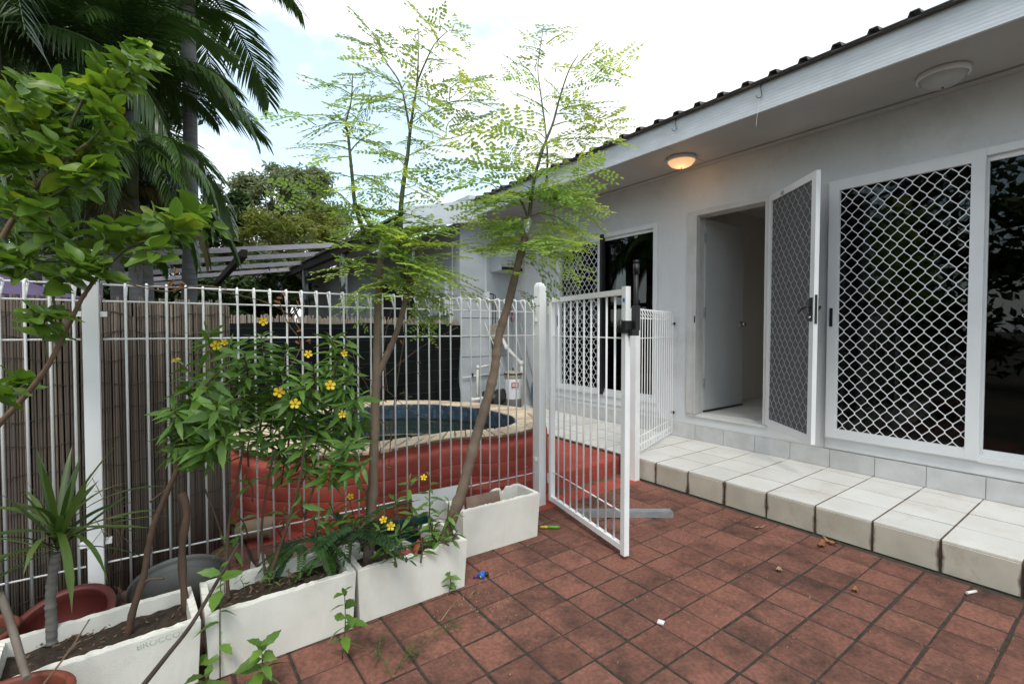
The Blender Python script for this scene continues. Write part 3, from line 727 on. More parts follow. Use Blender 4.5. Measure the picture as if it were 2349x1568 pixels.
# crazy paving stones of the coping
def ring(s, t):
    i = s % n; k = int(i); u = i-k
    a = PO[k].lerp(PO[(k+1)%n], u); b = PI[k].lerp(PI[(k+1)%n], u)
    return a.lerp(b, t)
random.seed(5)
cuts = []; s = 0.0
while s < n-1.2:
    cuts.append(s); s += U(1.6,3.4)
for ci, s0 in enumerate(cuts):
    s1 = cuts[ci+1] if ci+1 < len(cuts) else n
    sk0 = random.Random(ci).uniform(-.55,.55); sk1 = random.Random((ci+1) % len(cuts)).uniform(-.55,.55)
    e0 = lambda t: s0 + sk0*(t-.5); e1 = lambda t: s1 + sk1*(t-.5)
    tm_ = U(.35,.65); tm2 = tm_+U(-.16,.16)
    polys = []
    if random.random() < .72:
        polys.append([(e0(-.02),-.02),(e1(-.02),-.02),(e1(tm2),tm2),(e0(tm_),tm_)])
        polys.append([(e0(tm_),tm_),(e1(tm2),tm2),(e1(1.02),1.02),(e0(1.02),1.02)])
    else: polys.append([(e0(-.02),-.02),(e1(-.02),-.02),(e1(1.02),1.02),(e0(1.02),1.02)])
    for poly in polys:
        P = []
        for a in range(4):
            (sa,ta),(sb,tb) = poly[a], poly[(a+1)%4]
            P.append(ring(sa,ta)); mid = ring((sa+sb)/2,(ta+tb)/2); P.append(mid+Vector((U(-.008,.008),U(-.008,.008),0)))
        c = sum(P, Vector())/len(P)
        P2 = [c+(p-c)*(1-.008/max((p-c).length,.02)) for p in P]
        P3 = [c+(p-c)*(1-.014/max((p-c).length,.03)) for p in P]
        zt = .501+U(-.003,.003); m_ = len(P)
        vs = [(p.x,p.y,.476) for p in P2]+[(p.x,p.y,zt-.006) for p in P2]+[(p.x,p.y,zt) for p in P3]
        fs = [tuple(range(2*m_,3*m_))]
        for i in range(m_):
            j = (i+1)%m_; fs += [(i,j,m_+j,m_+i),(m_+i,m_+j,2*m_+j,2*m_+i)]
        MB().add(vs, fs).build('coping_stone', 'sandstone', pool)
random.seed(12)
# inner wall, blue tiles, water
vs = [(p.x,p.y,z) for z in (.490,-.03) for p in PI]
fs = [(i,n+i,n+(i+1)%n,(i+1)%n) for i in range(n)]+[tuple(range(n,2*n))]
MB().add(vs, fs).build('basin', 'pool_grout', pool)
per = [0.0]
for i in range(n): per.append(per[-1]+(PI[(i+1)%n]-PI[i]).length)
def on_inner(d):
    d %= per[-1]
    for i in range(n):
        if per[i+1] >= d:
            u = (d-per[i])/max(per[i+1]-per[i],1e-6); return PI[i].lerp(PI[(i+1)%n],u), NI[i].lerp(NI[(i+1)%n],u).normalized()
TN = 136; tw = per[-1]/TN
ptm = MB().chamfer((-tw/2+.003,-.0235,-.004),(tw/2-.003,.0235,.004),.002).mesh('pool_tile','pool_tile')
for k in range(TN):
    p, nn = on_inner((k+.5)*tw)
    if (p - Vector((0,0,0))).dot(nn) < 0.2: continue        # the near side cannot be seen
    for row in range(3):
        zc = .463 - row*.052
        tx = Vector((0,0,1)).cross(-nn)
        M = Matrix.Translation((p.x-nn.x*.004,p.y-nn.y*.004,zc)) @ Matrix((tx,Vector((0,0,1)),-nn)).transposed().to_4x4()
        # columns must be the axes: x along the wall, y up, z towards the water
        R = Matrix.Identity(4)
        for r_ in range(3): R[r_][0] = tx[r_]; R[r_][1] = (0,0,1)[r_]; R[r_][2] = -nn[r_]
        M = Matrix.Translation((p.x-nn.x*.004,p.y-nn.y*.004,zc)) @ R @ Euler((U(-.03,.03),U(-.03,.03),0)).to_matrix().to_4x4()
        place('pool_tile', ptm, pool, M)
MB().add([(p.x,p.y,.325) for p in PI], [tuple(range(n))]).build('water', 'water', pool)
# red step in front of the pool
poly = [(1.78,3.10),(1.95,2.985),(2.2,2.955),(2.8,2.95),(3.35,2.94),(3.405,2.965),(3.415,3.05),(3.415,4.2),(3.1,3.9),(2.8,3.55),(2.45,3.34),(2.0,3.2)]
c = Vector((2.8,3.3,0)); pin = [((x-c.x)*.975+c.x,(y-c.y)*.93+c.y) for x,y in poly]
m_ = len(poly)
vs = [(x,y,-.03) for x,y in poly]+[(x,y,.07) for x,y in poly]+[(x+(c.x-x)*.006,y+(c.y-y)*.012,.075) for x,y in poly]+[(x,y,.08) for x,y in poly]+[(x,y,.130) for x,y in poly]+[(x+(c.x-x)*.012,y+(c.y-y)*.03,.15) for x,y in poly]+[(x,y,.156) for x,y in pin]
fs = [tuple(range(6*m_,7*m_))]
for k in range(6):
    for i in range(m_): fs.append((k*m_+i,k*m_+(i+1)%m_,(k+1)*m_+(i+1)%m_,(k+1)*m_+i))
mb = MB(); mb.add(vs, fs, False)
tag(mb.build('pool_step', 'red_paint'), 'low red painted step between the pool and the tiled patio', 'step')

# ================================================================== WHITE POOL FENCE
def fy(x): return 2.79+(2.30-x)*.037
FD = Vector((1,-.037,0)).normalized()
def bar_mesh(z0, z1, zw, back=.065, r=.0053):
    pts = [(0,0,z0),(0,0,z1-.025),(0,.004,z1-.008),(0,.014,z1),(0,back-.012,z1),(0,back-.003,z1-.006),(0,back-.006,z1-.016),(0,.012,zw+.004)]
    return MB().tube(pts, r, 8).mesh('bar','fence_white')
barM = bar_mesh(.10, 1.546, 1.46)
def post(name, x, y, lab, ztop=1.68, w=.065, plate=True):
    t = thing(name, (x,y,0), lab, 'fence post', 'white fence posts')
    MB().chamfer((x-w/2,y-w/2,-.02),(x+w/2,y+w/2,ztop-.03),.004).build('shaft','fence_white',t)
    MB().lathe([(.0,ztop+.004),(w*.40,ztop),(w*.60,ztop-.012),(w*.70,ztop-.03),(w*.70,ztop-.046),(w*.60,ztop-.046)],4,Matrix.Translation((x,y,0)) @ Matrix.Rotation(math.pi/4,4,'Z') @ Matrix.Translation((0,0,0)),smooth=False).build('cap','fence_white',t)
    return t
post('fence_post', -.262, fy(-.262), 'white square fence post on the left behind the citrus leaves', 1.70, .056)
post('fence_post', 2.30, 2.785, 'white square post the open pool gate hangs on', 1.68)
def panel(x0, x1, lab, first):
    t = thing('wire_fence', (x0,fy(x0),0), lab, 'fence panel', 'white loop top fence panels')
    x = first
    while x < x1-.02:
        if x > x0+.02: place('bar', barM, t, Matrix.Translation((x,fy(x),0)) @ Matrix.Rotation(-math.atan(.037),4,'Z') @ Euler((U(-.003,.003),U(-.003,.003),0)).to_matrix().to_4x4())
        x += FSP
    for z, yo in ((1.538,.035),(1.46,.008),(1.285,.008),(.245,.008)):
        MB().tube([(x0,fy(x0)+yo,z),(x1,fy(x1)+yo,z)], .0044, 8).build('wire','fence_white',t)
    for xx in (x0+.005,x1-.005):
        for z in (1.40,.35): MB().box((xx-.012,fy(xx)-.012,z-.012),(xx+.012,fy(xx)+.012,z+.012)).build('clip','fence_white',t)
xa = on_y(288,700,2.886).x; xb = on_y(659,700,2.84).x
FSP = (xb-xa)/9.0
panel(-.222, 2.268, 'long white wire fence panel between the two posts, in front of the pool', xa)
panel(-1.6, -.30, 'short white wire fence panel left of the left post, in front of the reeds', xa-FSP*14.4)

# ---- the open gate
GH, GE = Vector((2.352,2.716,.045)), Vector((2.135,1.79,.045))
Mg = basis(GH, GE-GH); GW = (GE-GH).length; GT = 1.52
gate = thing('pool_gate', GH, 'open white pool gate of upright bars with a tall black latch', 'gate')
MB().box((0,-.019,0),(.03,.019,GT),Mg).box((GW-.052,-.017,-.02),(GW-.014,.017,GT+.01),Mg).box((.03,-.015,GT-.036),(GW-.052,.015,GT-.004),Mg).box((.03,-.015,.0),(GW-.052,.015,.034),Mg).build('frame','fence_white',gate)
NB = 9
gb = MB().tube([(0,0,.03),(0,0,GT-.03)],.0065,8).mesh('bar','fence_white')
for k in range(NB): place('bar', gb, gate, Mg @ Matrix.Translation((.03+(GW-.082)*(k+1)/(NB+1),0,0)))
for z in (1.235,.215): MB().tube([Mg @ Vector((.03,.008,z)), Mg @ Vector((GW-.052,.008,z))],.0045,8).build('wire','fence_white',gate)
for z in (.12,1.40): MB().box((-.04,-.012,z),(.0,.012,z+.07),Mg).build('hinge','fence_white',gate)
lt = MB()
lt.tube([Mg @ Vector((GW+.012,.035,z)) for z in (1.285,1.62)], .0135, 12).tube([Mg @ Vector((GW+.012,.035,z)) for z in (1.60,1.655)], .018, 12).tube([Mg @ Vector((GW+.012,.035,z)) for z in (1.655,1.675,1.676)], [.012,.017,.010], 12)
lt.box((GW-.01,.02,1.28),(GW+.03,.05,1.42),Mg)
lt = lt.build('latch_tube','black_plastic',gate)
MB().box((GW-.062,-.026,1.265),(GW-.004,.024,1.335),Mg).tube([Mg @ Vector((GW-.056,-.022,z)) for z in (1.268,1.340)],.016,12).box((GW-.005,-.005,1.25),(GW+.034,.04,1.285),Mg).build('latch_body','black_plastic',lt)
MB().box((GW-.03,-.0265,1.44),(GW-.012,-.0252,1.462),Mg).build('sticker','blue_plastic',gate)
# latch post and the short panel to the house wall
post('fence_post', 3.352, 2.745, 'white post beside the tiled step that the open gate would latch to', 1.53, .062)
sp0, sp1 = Vector((3.415,2.765,0)), Vector((4.455,3.13,0))
t = thing('wire_fence', sp0, 'short white wire fence panel standing on the tiles between latch post and house wall', 'fence panel', 'white loop top fence panels')
pts = [(0,.012,.285),(0,.055,.222),(0,.05,.213),(0,.012,.213),(0,.002,.222),(0,0,.24),(0,0,1.49),(0,.004,1.506),(0,.014,1.514),(0,.053,1.514),(0,.060,1.505),(0,.012,1.43)]
sb = MB().tube(pts,.0042,8).mesh('bar','fence_white')
Rz = Matrix.Rotation(math.atan2(sp1.y-sp0.y,sp1.x-sp0.x),4,'Z')
for k in range(15):
    p = sp0.lerp(sp1,(k+.5)/15); place('bar', sb, t, Matrix.Translation(p) @ Rz)
for z in (1.43,1.25,.36,.285,1.508): MB().tube([sp0+Vector((0,.008,z)), sp1+Vector((0,.008,z))],.004,8).build('wire','fence_white',t)
for z in (1.38,.42): MB().box((4.44,3.12,z),(4.47,3.145,z+.025)).build('clip','dark_metal',t)

# ================================================================== SCREENS BEHIND
random.seed(21)
rs = thing('reed_screen', (-.3,3.1,0), 'brown reed screen tied with wire behind the left of the fence', 'screen')
path = spline([(-1.25,2.98,0),(-.8,3.0,0),(-.30,3.07,0),(.05,3.22,0),(.335,3.44,0)], 40)
def along(path, d):
    acc = 0
    for a, b in zip(path, path[1:]):
        L = (b-a).length
        if acc+L >= d: return a.lerp(b,(d-acc)/L)
        acc += L
    return path[-1]
plen = sum((b-a).length for a,b in zip(path,path[1:]))
reedM = []
for k in range(5):
    L = 1.0; pts = [(U(-.002,.002),U(-.002,.002),L*i/4) for i in range(5)]
    reedM.append(MB().tube(pts,[U(.0044,.0054) for _ in range(5)],6,cap=True).mesh('reed','reed'))
reedP = MB().tube([(0,0,0),(.001,0,.5),(0,0,1)],[.0055,.005,.0045],6).mesh('reed','reed_pale')
d = 0.0; nre = 0
while d < plen:
    p = along(path,d); nxt = .0088+U(0,.0022)
    top = 1.465+U(-.025,.015) + .03*(d/plen)
    if random.random() < .03: top -= U(.03,.12)
    place('reed', reedP if random.random()<.16 else random.choice(reedM), rs, Matrix.Translation((p.x,p.y+U(-.004,.004),.0)) @ Euler((U(-.0022,.0022),U(-.0022,.0022),U(0,6))).to_matrix().to_4x4() @ Matrix.Diagonal((U(.85,1.15),U(.85,1.15),top,1)))
    d += nxt; nre += 1
for k,z in enumerate((.10,.24,.38,.52,.66,.80,.93,1.06,1.19,1.31,1.41)):
    pts = [p+Vector((0,-.008,z+.008*math.sin(i*1.3+k*1.7)+.012*math.sin(i*.37+k*2))) for i,p in enumerate(path)]
    MB().tube(pts,.0016,5).build('tie_wire','wire_dark',rs)
# a backing sheet of dark cloth tied behind the reeds
vs=[];fs=[]
for i,p in enumerate(path): vs += [(p.x,p.y+.035,.0),(p.x,p.y+.035,1.475)]
for i in range(len(path)-1): fs.append((2*i,2*i+2,2*i+3,2*i+1))
MB().add(vs,fs).build('backing_cloth','shade_cloth',rs)

cs = thing('shade_cloth_screen', (.5,5.5,0), 'black shade cloth hung on a low fence behind the pool', 'screen')
A, B = Vector((-2.2,5.05,0)), Vector((3.50,6.07,0))
vs=[];fs=[];NX,NZ=90,16
for i in range(NX+1):
    for j in range(NZ+1):
        p=A.lerp(B,i/NX); z=j/NZ*1.40
        off=.025*math.sin(i*.55+1.3*math.sin(j*.5))+.02*math.sin(i*.23+j*.4)
        vs.append((p.x+.1*off,p.y-off-.02,z+ (.01*math.sin(i*.4) if j==NZ else 0)))
for i in range(NX):
    for j in range(NZ):
        a=i*(NZ+1)+j; fs.append((a,a+NZ+1,a+NZ+2,a+1))
MB().add(vs,fs,True).build('cloth','shade_cloth',cs)
for k in range(9):
    z=.18+k*.145
    j=z/1.40*NZ
    pts=[]
    for i in range(0,NX+1,2):
        p=A.lerp(B,i/NX); off=.025*math.sin(i*.55+1.3*math.sin(j*.5))+.02*math.sin(i*.23+j*.4)
        pts.append((p.x+.1*off,p.y-off-.025,z))
    MB().tube(pts,.0022,4).build('thread','shade_thread',cs)
mb=MB(); d=0
while d<1:
    p=A.lerp(B,d); tz=1.475+U(-.03,.02)
    mb.tube([(p.x,p.y+.03,.9),(p.x+U(-.008,.008),p.y+.03,tz)],U(.005,.008),5); d+=.0024
o=mb.build('reed_backing','reed_pale',cs); o['kind']='stuff'
# ================================================================== FOAM BOXES AND POTS
from mathutils import noise as mnoise
def foam_box(c, w, d, h, rz, lab, seed, soil=.17, broken=None, rag=.0032, taper=.012, wall=.026):
    """open polystyrene box: outer and inner shell with a ragged chipped rim"""
    rr = random.Random(seed)
    t = thing('foam_box', (c[0],c[1],0), lab, 'foam box', 'white foam boxes')
    M = Matrix.Translation((c[0],c[1],0)) @ Matrix.Rotation(rz,4,'Z')
    def rect(W, D, r, n):
        """rounded rectangle sampled evenly"""
        P = []
        per_side = n//4
        for (ax,ay,bx,by) in ((-1,-1,1,-1),(1,-1,1,1),(1,1,-1,1),(-1,1,-1,-1)):
            for k in range(per_side):
                u = k/per_side; P.append(Vector((lerp(ax,bx,u)*W/2, lerp(ay,by,u)*D/2,0)))
        return P
    n = 144
    ob, ot = rect(w-2*taper,d-2*taper,.01,n), rect(w,d,.01,n)
    it, ib = rect(w-2*wall,d-2*wall,.01,n), rect(w-2*wall-.02,d-2*wall-.02,.01,n)
    zt = []
    for i in range(n):
        q = ot[i]; z = h - abs(mnoise.noise(Vector((q.x*38+seed*7.1,q.y*38,seed*3.3))))*rag*2.2 - rr.uniform(0,rag*.4)
        if broken: z = min(z, broken(i/n, q, rr))
        zt.append(z)
    L = []
    L.append([(p.x,p.y,.0) for p in ob])
    for f in (.33,.66): L.append([(lerp(a.x,b.x,f)+rr.uniform(-.0006,.0006),lerp(a.y,b.y,f)+rr.uniform(-.0006,.0006),z*f) for a,b,z in zip(ob,ot,zt)])
    L.append([(p.x,p.y,z-.006) for p,z in zip(ot,zt)])
    L.append([(p.x*.994,p.y*.988,z+rr.uniform(-.001,.001)) for p,z in zip(ot,zt)])
    L.append([(p.x,p.y,z+rr.uniform(-.004,.001)) for p,z in zip(it,zt)])
    L.append([(p.x,p.y,.03) for p in ib])
    vs = [M @ Vector(p) for ring_ in L for p in ring_]; fs = [tuple(reversed(range(n))), tuple(range(6*n,7*n))]
    for k in range(6):
        for i in range(n): fs.append((k*n+i,k*n+(i+1)%n,(k+1)*n+(i+1)%n,(k+1)*n+i))
    mb = MB(); mb.add(vs,fs,False); mb.build('shell','foam',t)
    # soil
    g = 18; vs=[];fs=[]
    sw, sdp = w-2*wall-.008, d-2*wall-.008
    for i in range(g+1):
        for j in range(g//2+1):
            x=(i/g-.5)*sw; y=(j/(g//2)-.5)*sdp
            vs.append(M @ Vector((x,y,soil+.022*mnoise.noise(Vector((x*16,y*16,seed)))+rr.uniform(-.004,.004))))
    for i in range(g):
        for j in range(g//2):
            a=i*(g//2+1)+j; fs.append((a,a+g//2+1,a+g//2+2,a+1))
    MB().add(vs,fs,True).build('soil','soil',t)
    lit=MB()
    for k in range(70):
        p=M @ Vector((rr.uniform(-.5,.5)*sw*.95,rr.uniform(-.5,.5)*sdp*.95,soil+rr.uniform(.004,.02)))
        s_=rr.uniform(.003,.011); E_=Euler((rr.uniform(-.6,.6),rr.uniform(-.6,.6),rr.uniform(0,6))).to_matrix().to_4x4()
        lit.box((-s_,-s_*.35,-s_*.12),(s_,s_*.35,s_*.14),Matrix.Translation(p) @ E_)
    o=lit.build('leaf_litter','dry_twig',t); o['kind']='stuff'
    return t, M
b1, M1 = foam_box((-.19,2.215), .56,.30,.262,.06,'foam box holding the spiky cane plant, leftmost of the row',1, soil=.205)
b2, M2 = foam_box((.393,2.245), .565,.30,.262,.01,'foam box with the tall yellow flowered shrub, second of the row',2, soil=.20)
def brk3(u, q, rr):
    z=.262
    if q.y < -.1 and -.05 < q.x < .12: z -= .022+.012*math.sin(q.x*60)
    if q.y > .1 and -.2 < q.x < .17: z = .175+.02*math.sin(q.x*33)
    return z
b3, M3 = foam_box((.972,2.255), .565,.30,.255,-.01,'foam box with two slender tree trunks growing out of it',3, soil=.17, broken=brk3)
def brk4(u, q, rr):
    z=.285
    if q.y > .08:
        z = .30+.02*math.sin(q.x*40) if q.x > .09 else max(.10,.30-(.09-q.x)*.75)
        if .13 < q.x < .165: z -= .035
    if q.x < -.24 and q.y > -.1: z = .27
    return z
b4, M4 = foam_box((1.665,2.475), .56,.235,.285,-.035,'broken empty foam box with a jagged back edge by the gate post',4, soil=.05, broken=brk4)
# printed word on the first box
tc = bpy.data.curves.new('box_print','FONT'); tc.body = 'BROCCOLI'; tc.size = .030; tc.extrude = .0002
def text_mesh(body, size, material, name, parent, M, sx=1.0):
    c = bpy.data.curves.new(name,'FONT'); c.body = body; c.size = size; c.align_x='CENTER'; c.align_y='CENTER'
    o = bpy.data.objects.new(name+'_tmp', c); col.objects.link(o)
    dg = bpy.context.evaluated_depsgraph_get(); me = bpy.data.meshes.new_from_object(o.evaluated_get(dg))
    bpy.data.objects.remove(o); bpy.data.curves.remove(c)
    me.materials.clear(); me.materials.append(MATS[material]); me.name = name
    return place(name, me, parent, M @ Matrix.Diagonal((sx,1,1,1)))
bpy.data.curves.remove(tc)
text_mesh('BROCCOLI', .026, 'print_green', 'printed_word', b1, M1 @ Matrix.Translation((.165,-.1497,.232)) @ Matrix.Rotation(math.pi/2-.045,4,'X'), 1.15)
text_mesh('PRODUCE OF AUSTRALIA', .010, 'print_green', 'printed_word', b1, M1 @ Matrix.Translation((.165,-.1503,.249)) @ Matrix.Rotation(math.pi/2-.045,4,'X'), 1.0) if False else None

def pot(name, M, r, h, mat_, lab, cat, group=None, soil=None, rim=.02, r0=.72):
    t = place(name, None, None, M); t.empty_display_size=.1; tag(t, lab, cat, group)
    prof = [(0,0),(r*r0,0),(r*.93,h*.80),(r*.94,h*.84),(r+.0,h*.85),(r+.006,h*.98),(r,h),(r-rim,h),(r-rim-.004,h*.97),(r*.88-rim*.2,h*.80),(r*r0*.95,.02),(0,.02)]
    MB().lathe(prof,40,M).build('body',mat_,t)
    MB().lathe([(r*.905-rim*.2,h*.62),(r*.93-rim*.2,h*.64),(r*.905-rim*.2,h*.66)],40,M).build('inner_ring',mat_,t)
    if soil:
        vs=[M @ Vector((0,0,soil))]; rr=r*.86*(r0+(1-r0)*soil/h); K=28
        for ring_ in (1,2,3):
            for k in range(K):
                a=2*math.pi*k/K; q=rr*ring_/3
                vs.append(M @ Vector((q*math.cos(a),q*math.sin(a),soil+U(-.006,.006))))
        fs=[(0,1+k,1+(k+1)%K) for k in range(K)]
        for g in range(2): fs += [(1+g*K+k,1+(g+1)*K+k,1+(g+1)*K+(k+1)%K,1+g*K+(k+1)%K) for k in range(K)]
        MB().add(vs,fs,True).build('soil','soil',t)
    return t
T = Matrix.Translation
pot('planter_bowl', T((-.30,2.55,.05)) @ Euler((.36,-.22,0)).to_matrix().to_4x4(), .165,.17,'plastic_red','wide dark red plastic bowl tilted empty behind the first foam box','planter')
pot('planter_bowl', T((.05,2.64,.06)) @ Euler((-1.0,.18,.1)).to_matrix().to_4x4(), .20,.12,'plastic_grey','grey plastic bowl lying tipped against the fence','planter')
pot('flower_pot', T((-.375,1.90,.0)), .145,.275,'terracotta','terracotta coloured pot of dry soil at the lower left corner','pot',soil=.215,rim=.014)
pot('flower_pot', T((-.58,2.50,.0)), .13,.24,'terracotta','brown pot behind the leftmost foam box, partly out of sight','pot',soil=.2,rim=.014)
# dark green trough behind box three
gt = thing('planter_trough',(1.02,2.52,0),'dark green plastic trough behind the foam box with the trunks','planter')
Mt = T((1.02,2.50,0)) @ Matrix.Rotation(-.05,4,'Z')
w_,d_,h_=.46,.20,.235
vs=[]
for (ww,dd,z) in ((w_-.06,d_-.04,0),(w_-.012,d_-.012,h_-.03),(w_,d_,h_-.03),(w_,d_,h_),(w_-.03,d_-.03,h_),(w_-.05,d_-.05,h_-.04),(w_-.08,d_-.06,.02)):
    for sx,sy in ((-1,-1),(1,-1),(1,1),(-1,1)): vs.append(Mt @ Vector((sx*ww/2,sy*dd/2,z)))
fs=[(3,2,1,0),(24,25,26,27)]
for k in range(6):
    for i in range(4): fs.append((k*4+i,k*4+(i+1)%4,(k+1)*4+(i+1)%4,(k+1)*4+i))
MB().add(vs,fs).build('body','plastic_green',gt)
MB().box((-w_/2+.035,-d_/2+.03,.15),(w_/2-.035,d_/2-.03,.175),Mt).build('soil','soil',gt)
# loose tiles leaning behind
def lean(p, w, h, t, rz, tilt, m_, lab, cat='tile'):
    M = T(p) @ Matrix.Rotation(rz,4,'Z') @ Matrix.Rotation(-tilt,4,'X')
    tag(MB().chamfer((-w/2,0,0),(w/2,t,h),.001,M).build('loose_tile',m_), lab, cat)
lean((1.37,2.575,.0),.34,.345,.01,-.06,.30,'tile_white','white wall tile leaning against the fence behind the broken foam box')
lean((1.60,2.44,.05),.24,.26,.012,-.04,.22,'tile_brown','brown tile standing inside the broken foam box')
# broken pink pot shard in box three
mb=MB(); vs=[];fs=[]
for i in range(9):
    a=-1.2+2.4*i/8; top=.085+.035*math.sin(i*1.1)-.012*(i%2)
    for rr_,z in ((.062,0),(.075,top),(.066,top),(.054,0)): vs.append((rr_*math.sin(a),-rr_*math.cos(a),z))
for i in range(8):
    for k in range(4): fs.append((i*4+k,i*4+(k+1)%4,(i+1)*4+(k+1)%4,(i+1)*4+k))
mb.add(vs,fs,True)
tag(place('pot_shard',mb.mesh('pot_shard','clay_pink'),None,T((.955,2.27,.165)) @ Euler((.35,.1,.5)).to_matrix().to_4x4()),'broken pink clay pot shard on the soil between the trunks','pot shard')
# white crumpled sack piece and shell-like pipe by the pool wall
def crumple(name, c, sx, sy, sz, m_, lab, cat, seed):
    rr=random.Random(seed); vs=[];fs=[];g=10
    for i in range(g+1):
        for j in range(g+1):
            u,v=i/g-.5,j/g-.5
            z=max(.0,(.25-u*u-v*v)*2.4+mnoise.noise(Vector((u*5,v*5,seed)))*.9)*sz+.006
            vs.append((c[0]+u*sx+rr.uniform(-1,1)*sx*.03,c[1]+v*sy+rr.uniform(-1,1)*sy*.03,c[2]+z))
    for i in range(g):
        for j in range(g):
            a=i*(g+1)+j; fs.append((a,a+g+1,a+g+2,a+1))
    o=MB().add(vs,fs,False).build(name,m_); tag(o,lab,cat); return o
crumple('rag',(.60,2.87,.0),.24,.20,.12,'cloth_beige','crumpled beige rag lying inside the fence behind the shrub','rag',3)
mb=MB(); mb.tube(spline([(.36,3.40,.07),(.42,3.37,.075),(.50,3.34,.08),(.545,3.325,.075)],10),[.05,.052,.055,.057,.058,.06,.062,.064,.066,.07],14,cap=False)
tag(mb.build('pipe_offcut','cardboard'),'short stained pipe offcut lying at the foot of the red pool wall','pipe')
tag(crumple('plastic_bag',(.42,2.72,.0),.2,.16,.20,'paper','torn white plastic sack behind the second foam box','bag',9),kind=None)

# ---- litter on the pavers
def flat_leaf(p, L, Wd, rz, curl, m_, lab, cat='dry leaf', name='fallen_leaf', grp=None):
    vs=[];fs=[];g=8
    for i in range(g+1):
        t=i/g; wd=Wd*math.sin(math.pi*min(1,t*.9+.07))**.8
        for s_ in (-1,0,1): vs.append((t*L-L/2, s_*wd/2, .004+curl*((t-.5)**2*4+abs(s_)*.5)*.5+.004*math.sin(i*2)))
    for i in range(g):
        for k in range(2): a=i*3+k; fs.append((a,a+3,a+4,a+1))
    o=place(name,MB().add(vs,fs,True).mesh(name,m_),None,T(p) @ Matrix.Rotation(rz,4,'Z')); tag(o,lab,cat,grp); return o
p=on_z(1885,1252); flat_leaf((p.x,p.y,0.002),.11,.035,.2,.03,'dry_leaf','curled orange dry leaf on the pavers below the riser','leaf')
p=on_z(1905,1248); flat_leaf((p.x,p.y,0.004),.10,.03,1.4,.04,'dry_leaf','second orange dry leaf standing up beside the curled one','leaf')
p=on_z(1740,1212); flat_leaf((p.x,p.y,0.002),.11,.014,-.5,.02,'cardboard','thin pale dry leaf lying on the pavers near the step','leaf')
p=on_z(1787,1310); flat_leaf((p.x,p.y,0.002),.045,.03,.4,.02,'cardboard','small curled brown leaf out in the middle of the pavers','leaf')
p=on_z(1962,1356); flat_leaf((p.x,p.y,0.002),.05,.025,.1,.02,'dry_leaf','small rusty leaf on the pavers, right of the middle','leaf')
p=on_z(2228,1361); tag(MB().tube([(p.x-.03,p.y+.012,.009),(p.x+.03,p.y-.012,.009)],.007,8).build('paper_scrap','paper'),'rolled white paper scrap on the pavers near the right riser','paper')
p=on_z(1516,1428); tag(MB().box((-.014,-.014,.0),(.014,.014,.006),T((p.x,p.y,.001)) @ Matrix.Rotation(.4,4,'Z')).build('white_chip','paper'),'small square white chip on a paver joint in the middle foreground','chip')
Mp=T(tuple(on_z(1260,1208,.012))) @ Matrix.Rotation(-.65,4,'Z')
pen=thing('highlighter_pen',Mp.translation,'lime and yellow felt pen dropped on the pavers beside the gate post','pen')
MB().tube([Mp @ Vector(q) for q in ((-.06,0,0),(.015,0,0))],.0085,10).build('barrel','yellow_plastic',pen)
MB().tube([Mp @ Vector(q) for q in ((-.012,0,0),(.055,0,0),(.07,0,0))],[.0095,.0095,.006],10).build('cap','lime_plastic',pen)
# tiny toy lying by the corner of box three
c=on_z(1100,1328,.0)
toy=thing('toy_figure',c,'tiny blue toy lying on the pavers by a foam box corner','toy')
mb=MB()
mb.lathe([(0,.0),(.014,.002),(.020,.014),(.017,.03),(.010,.038),(0,.04)],14,T((c.x,c.y,.012)) @ Euler((.2,1.4,.5)).to_matrix().to_4x4())
mb.build('body','blue_plastic',toy)
MB().lathe([(0,0),(.010,.003),(.013,.012),(.009,.022),(0,.025)],12,T((c.x+.042,c.y-.004,.006))).build('head','dark_metal',toy)
MB().tube([(c.x-.004,c.y+.012,.014),(c.x-.026,c.y+.024,.010)],.006,8).build('arm','purple_plastic',toy)
MB().tube([(c.x,c.y-.012,.014),(c.x+.01,c.y+.01,.03),(c.x+.022,c.y+.012,.026)],.0035,8).build('band','yellow_plastic',toy)
for i,(x,y,rz) in enumerate(((1085,1360,.4),(1063,1372,1.2),(1030,1400,.62))):
    p=on_z(x,y,.004); L=(.05,.04,.17)[i]
    tag(MB().tube([(p.x-L/2*math.cos(rz),p.y-L/2*math.sin(rz),.005),(p.x,p.y,.009),(p.x+L/2*math.cos(rz),p.y+L/2*math.sin(rz),.004)],.0022,6).build('dry_twig','cardboard'),('short dry twig nearest the blue toy','short dry twig a little below the blue toy','long straight pale straw lying below the blue toy')[i],'twig')
# small crumbs of debris strewn over the pavers
mb=MB(); rr=random.Random(8)
for k in range(260):
    if k<90:
        p=on_z(rr.gauss(1085,45),rr.gauss(1360,35))
    else: p=Vector((rr.uniform(.6,3.3),rr.uniform(.3,2.6),0))
    if p.y>2.7 or p.x>3.38: continue
    s_=rr.uniform(.0015,.0042); M=T((p.x,p.y,.002)) @ Euler((rr.uniform(0,3),rr.uniform(0,3),rr.uniform(0,3))).to_matrix().to_4x4()
    mb.box((-s_,-s_*.7,-s_*.4),(s_,s_*.7,s_*.5),M)
tag(mb.build('paver_debris','cardboard'),'crumbs of dry leaf and grit strewn over the pavers','debris',kind='stuff')
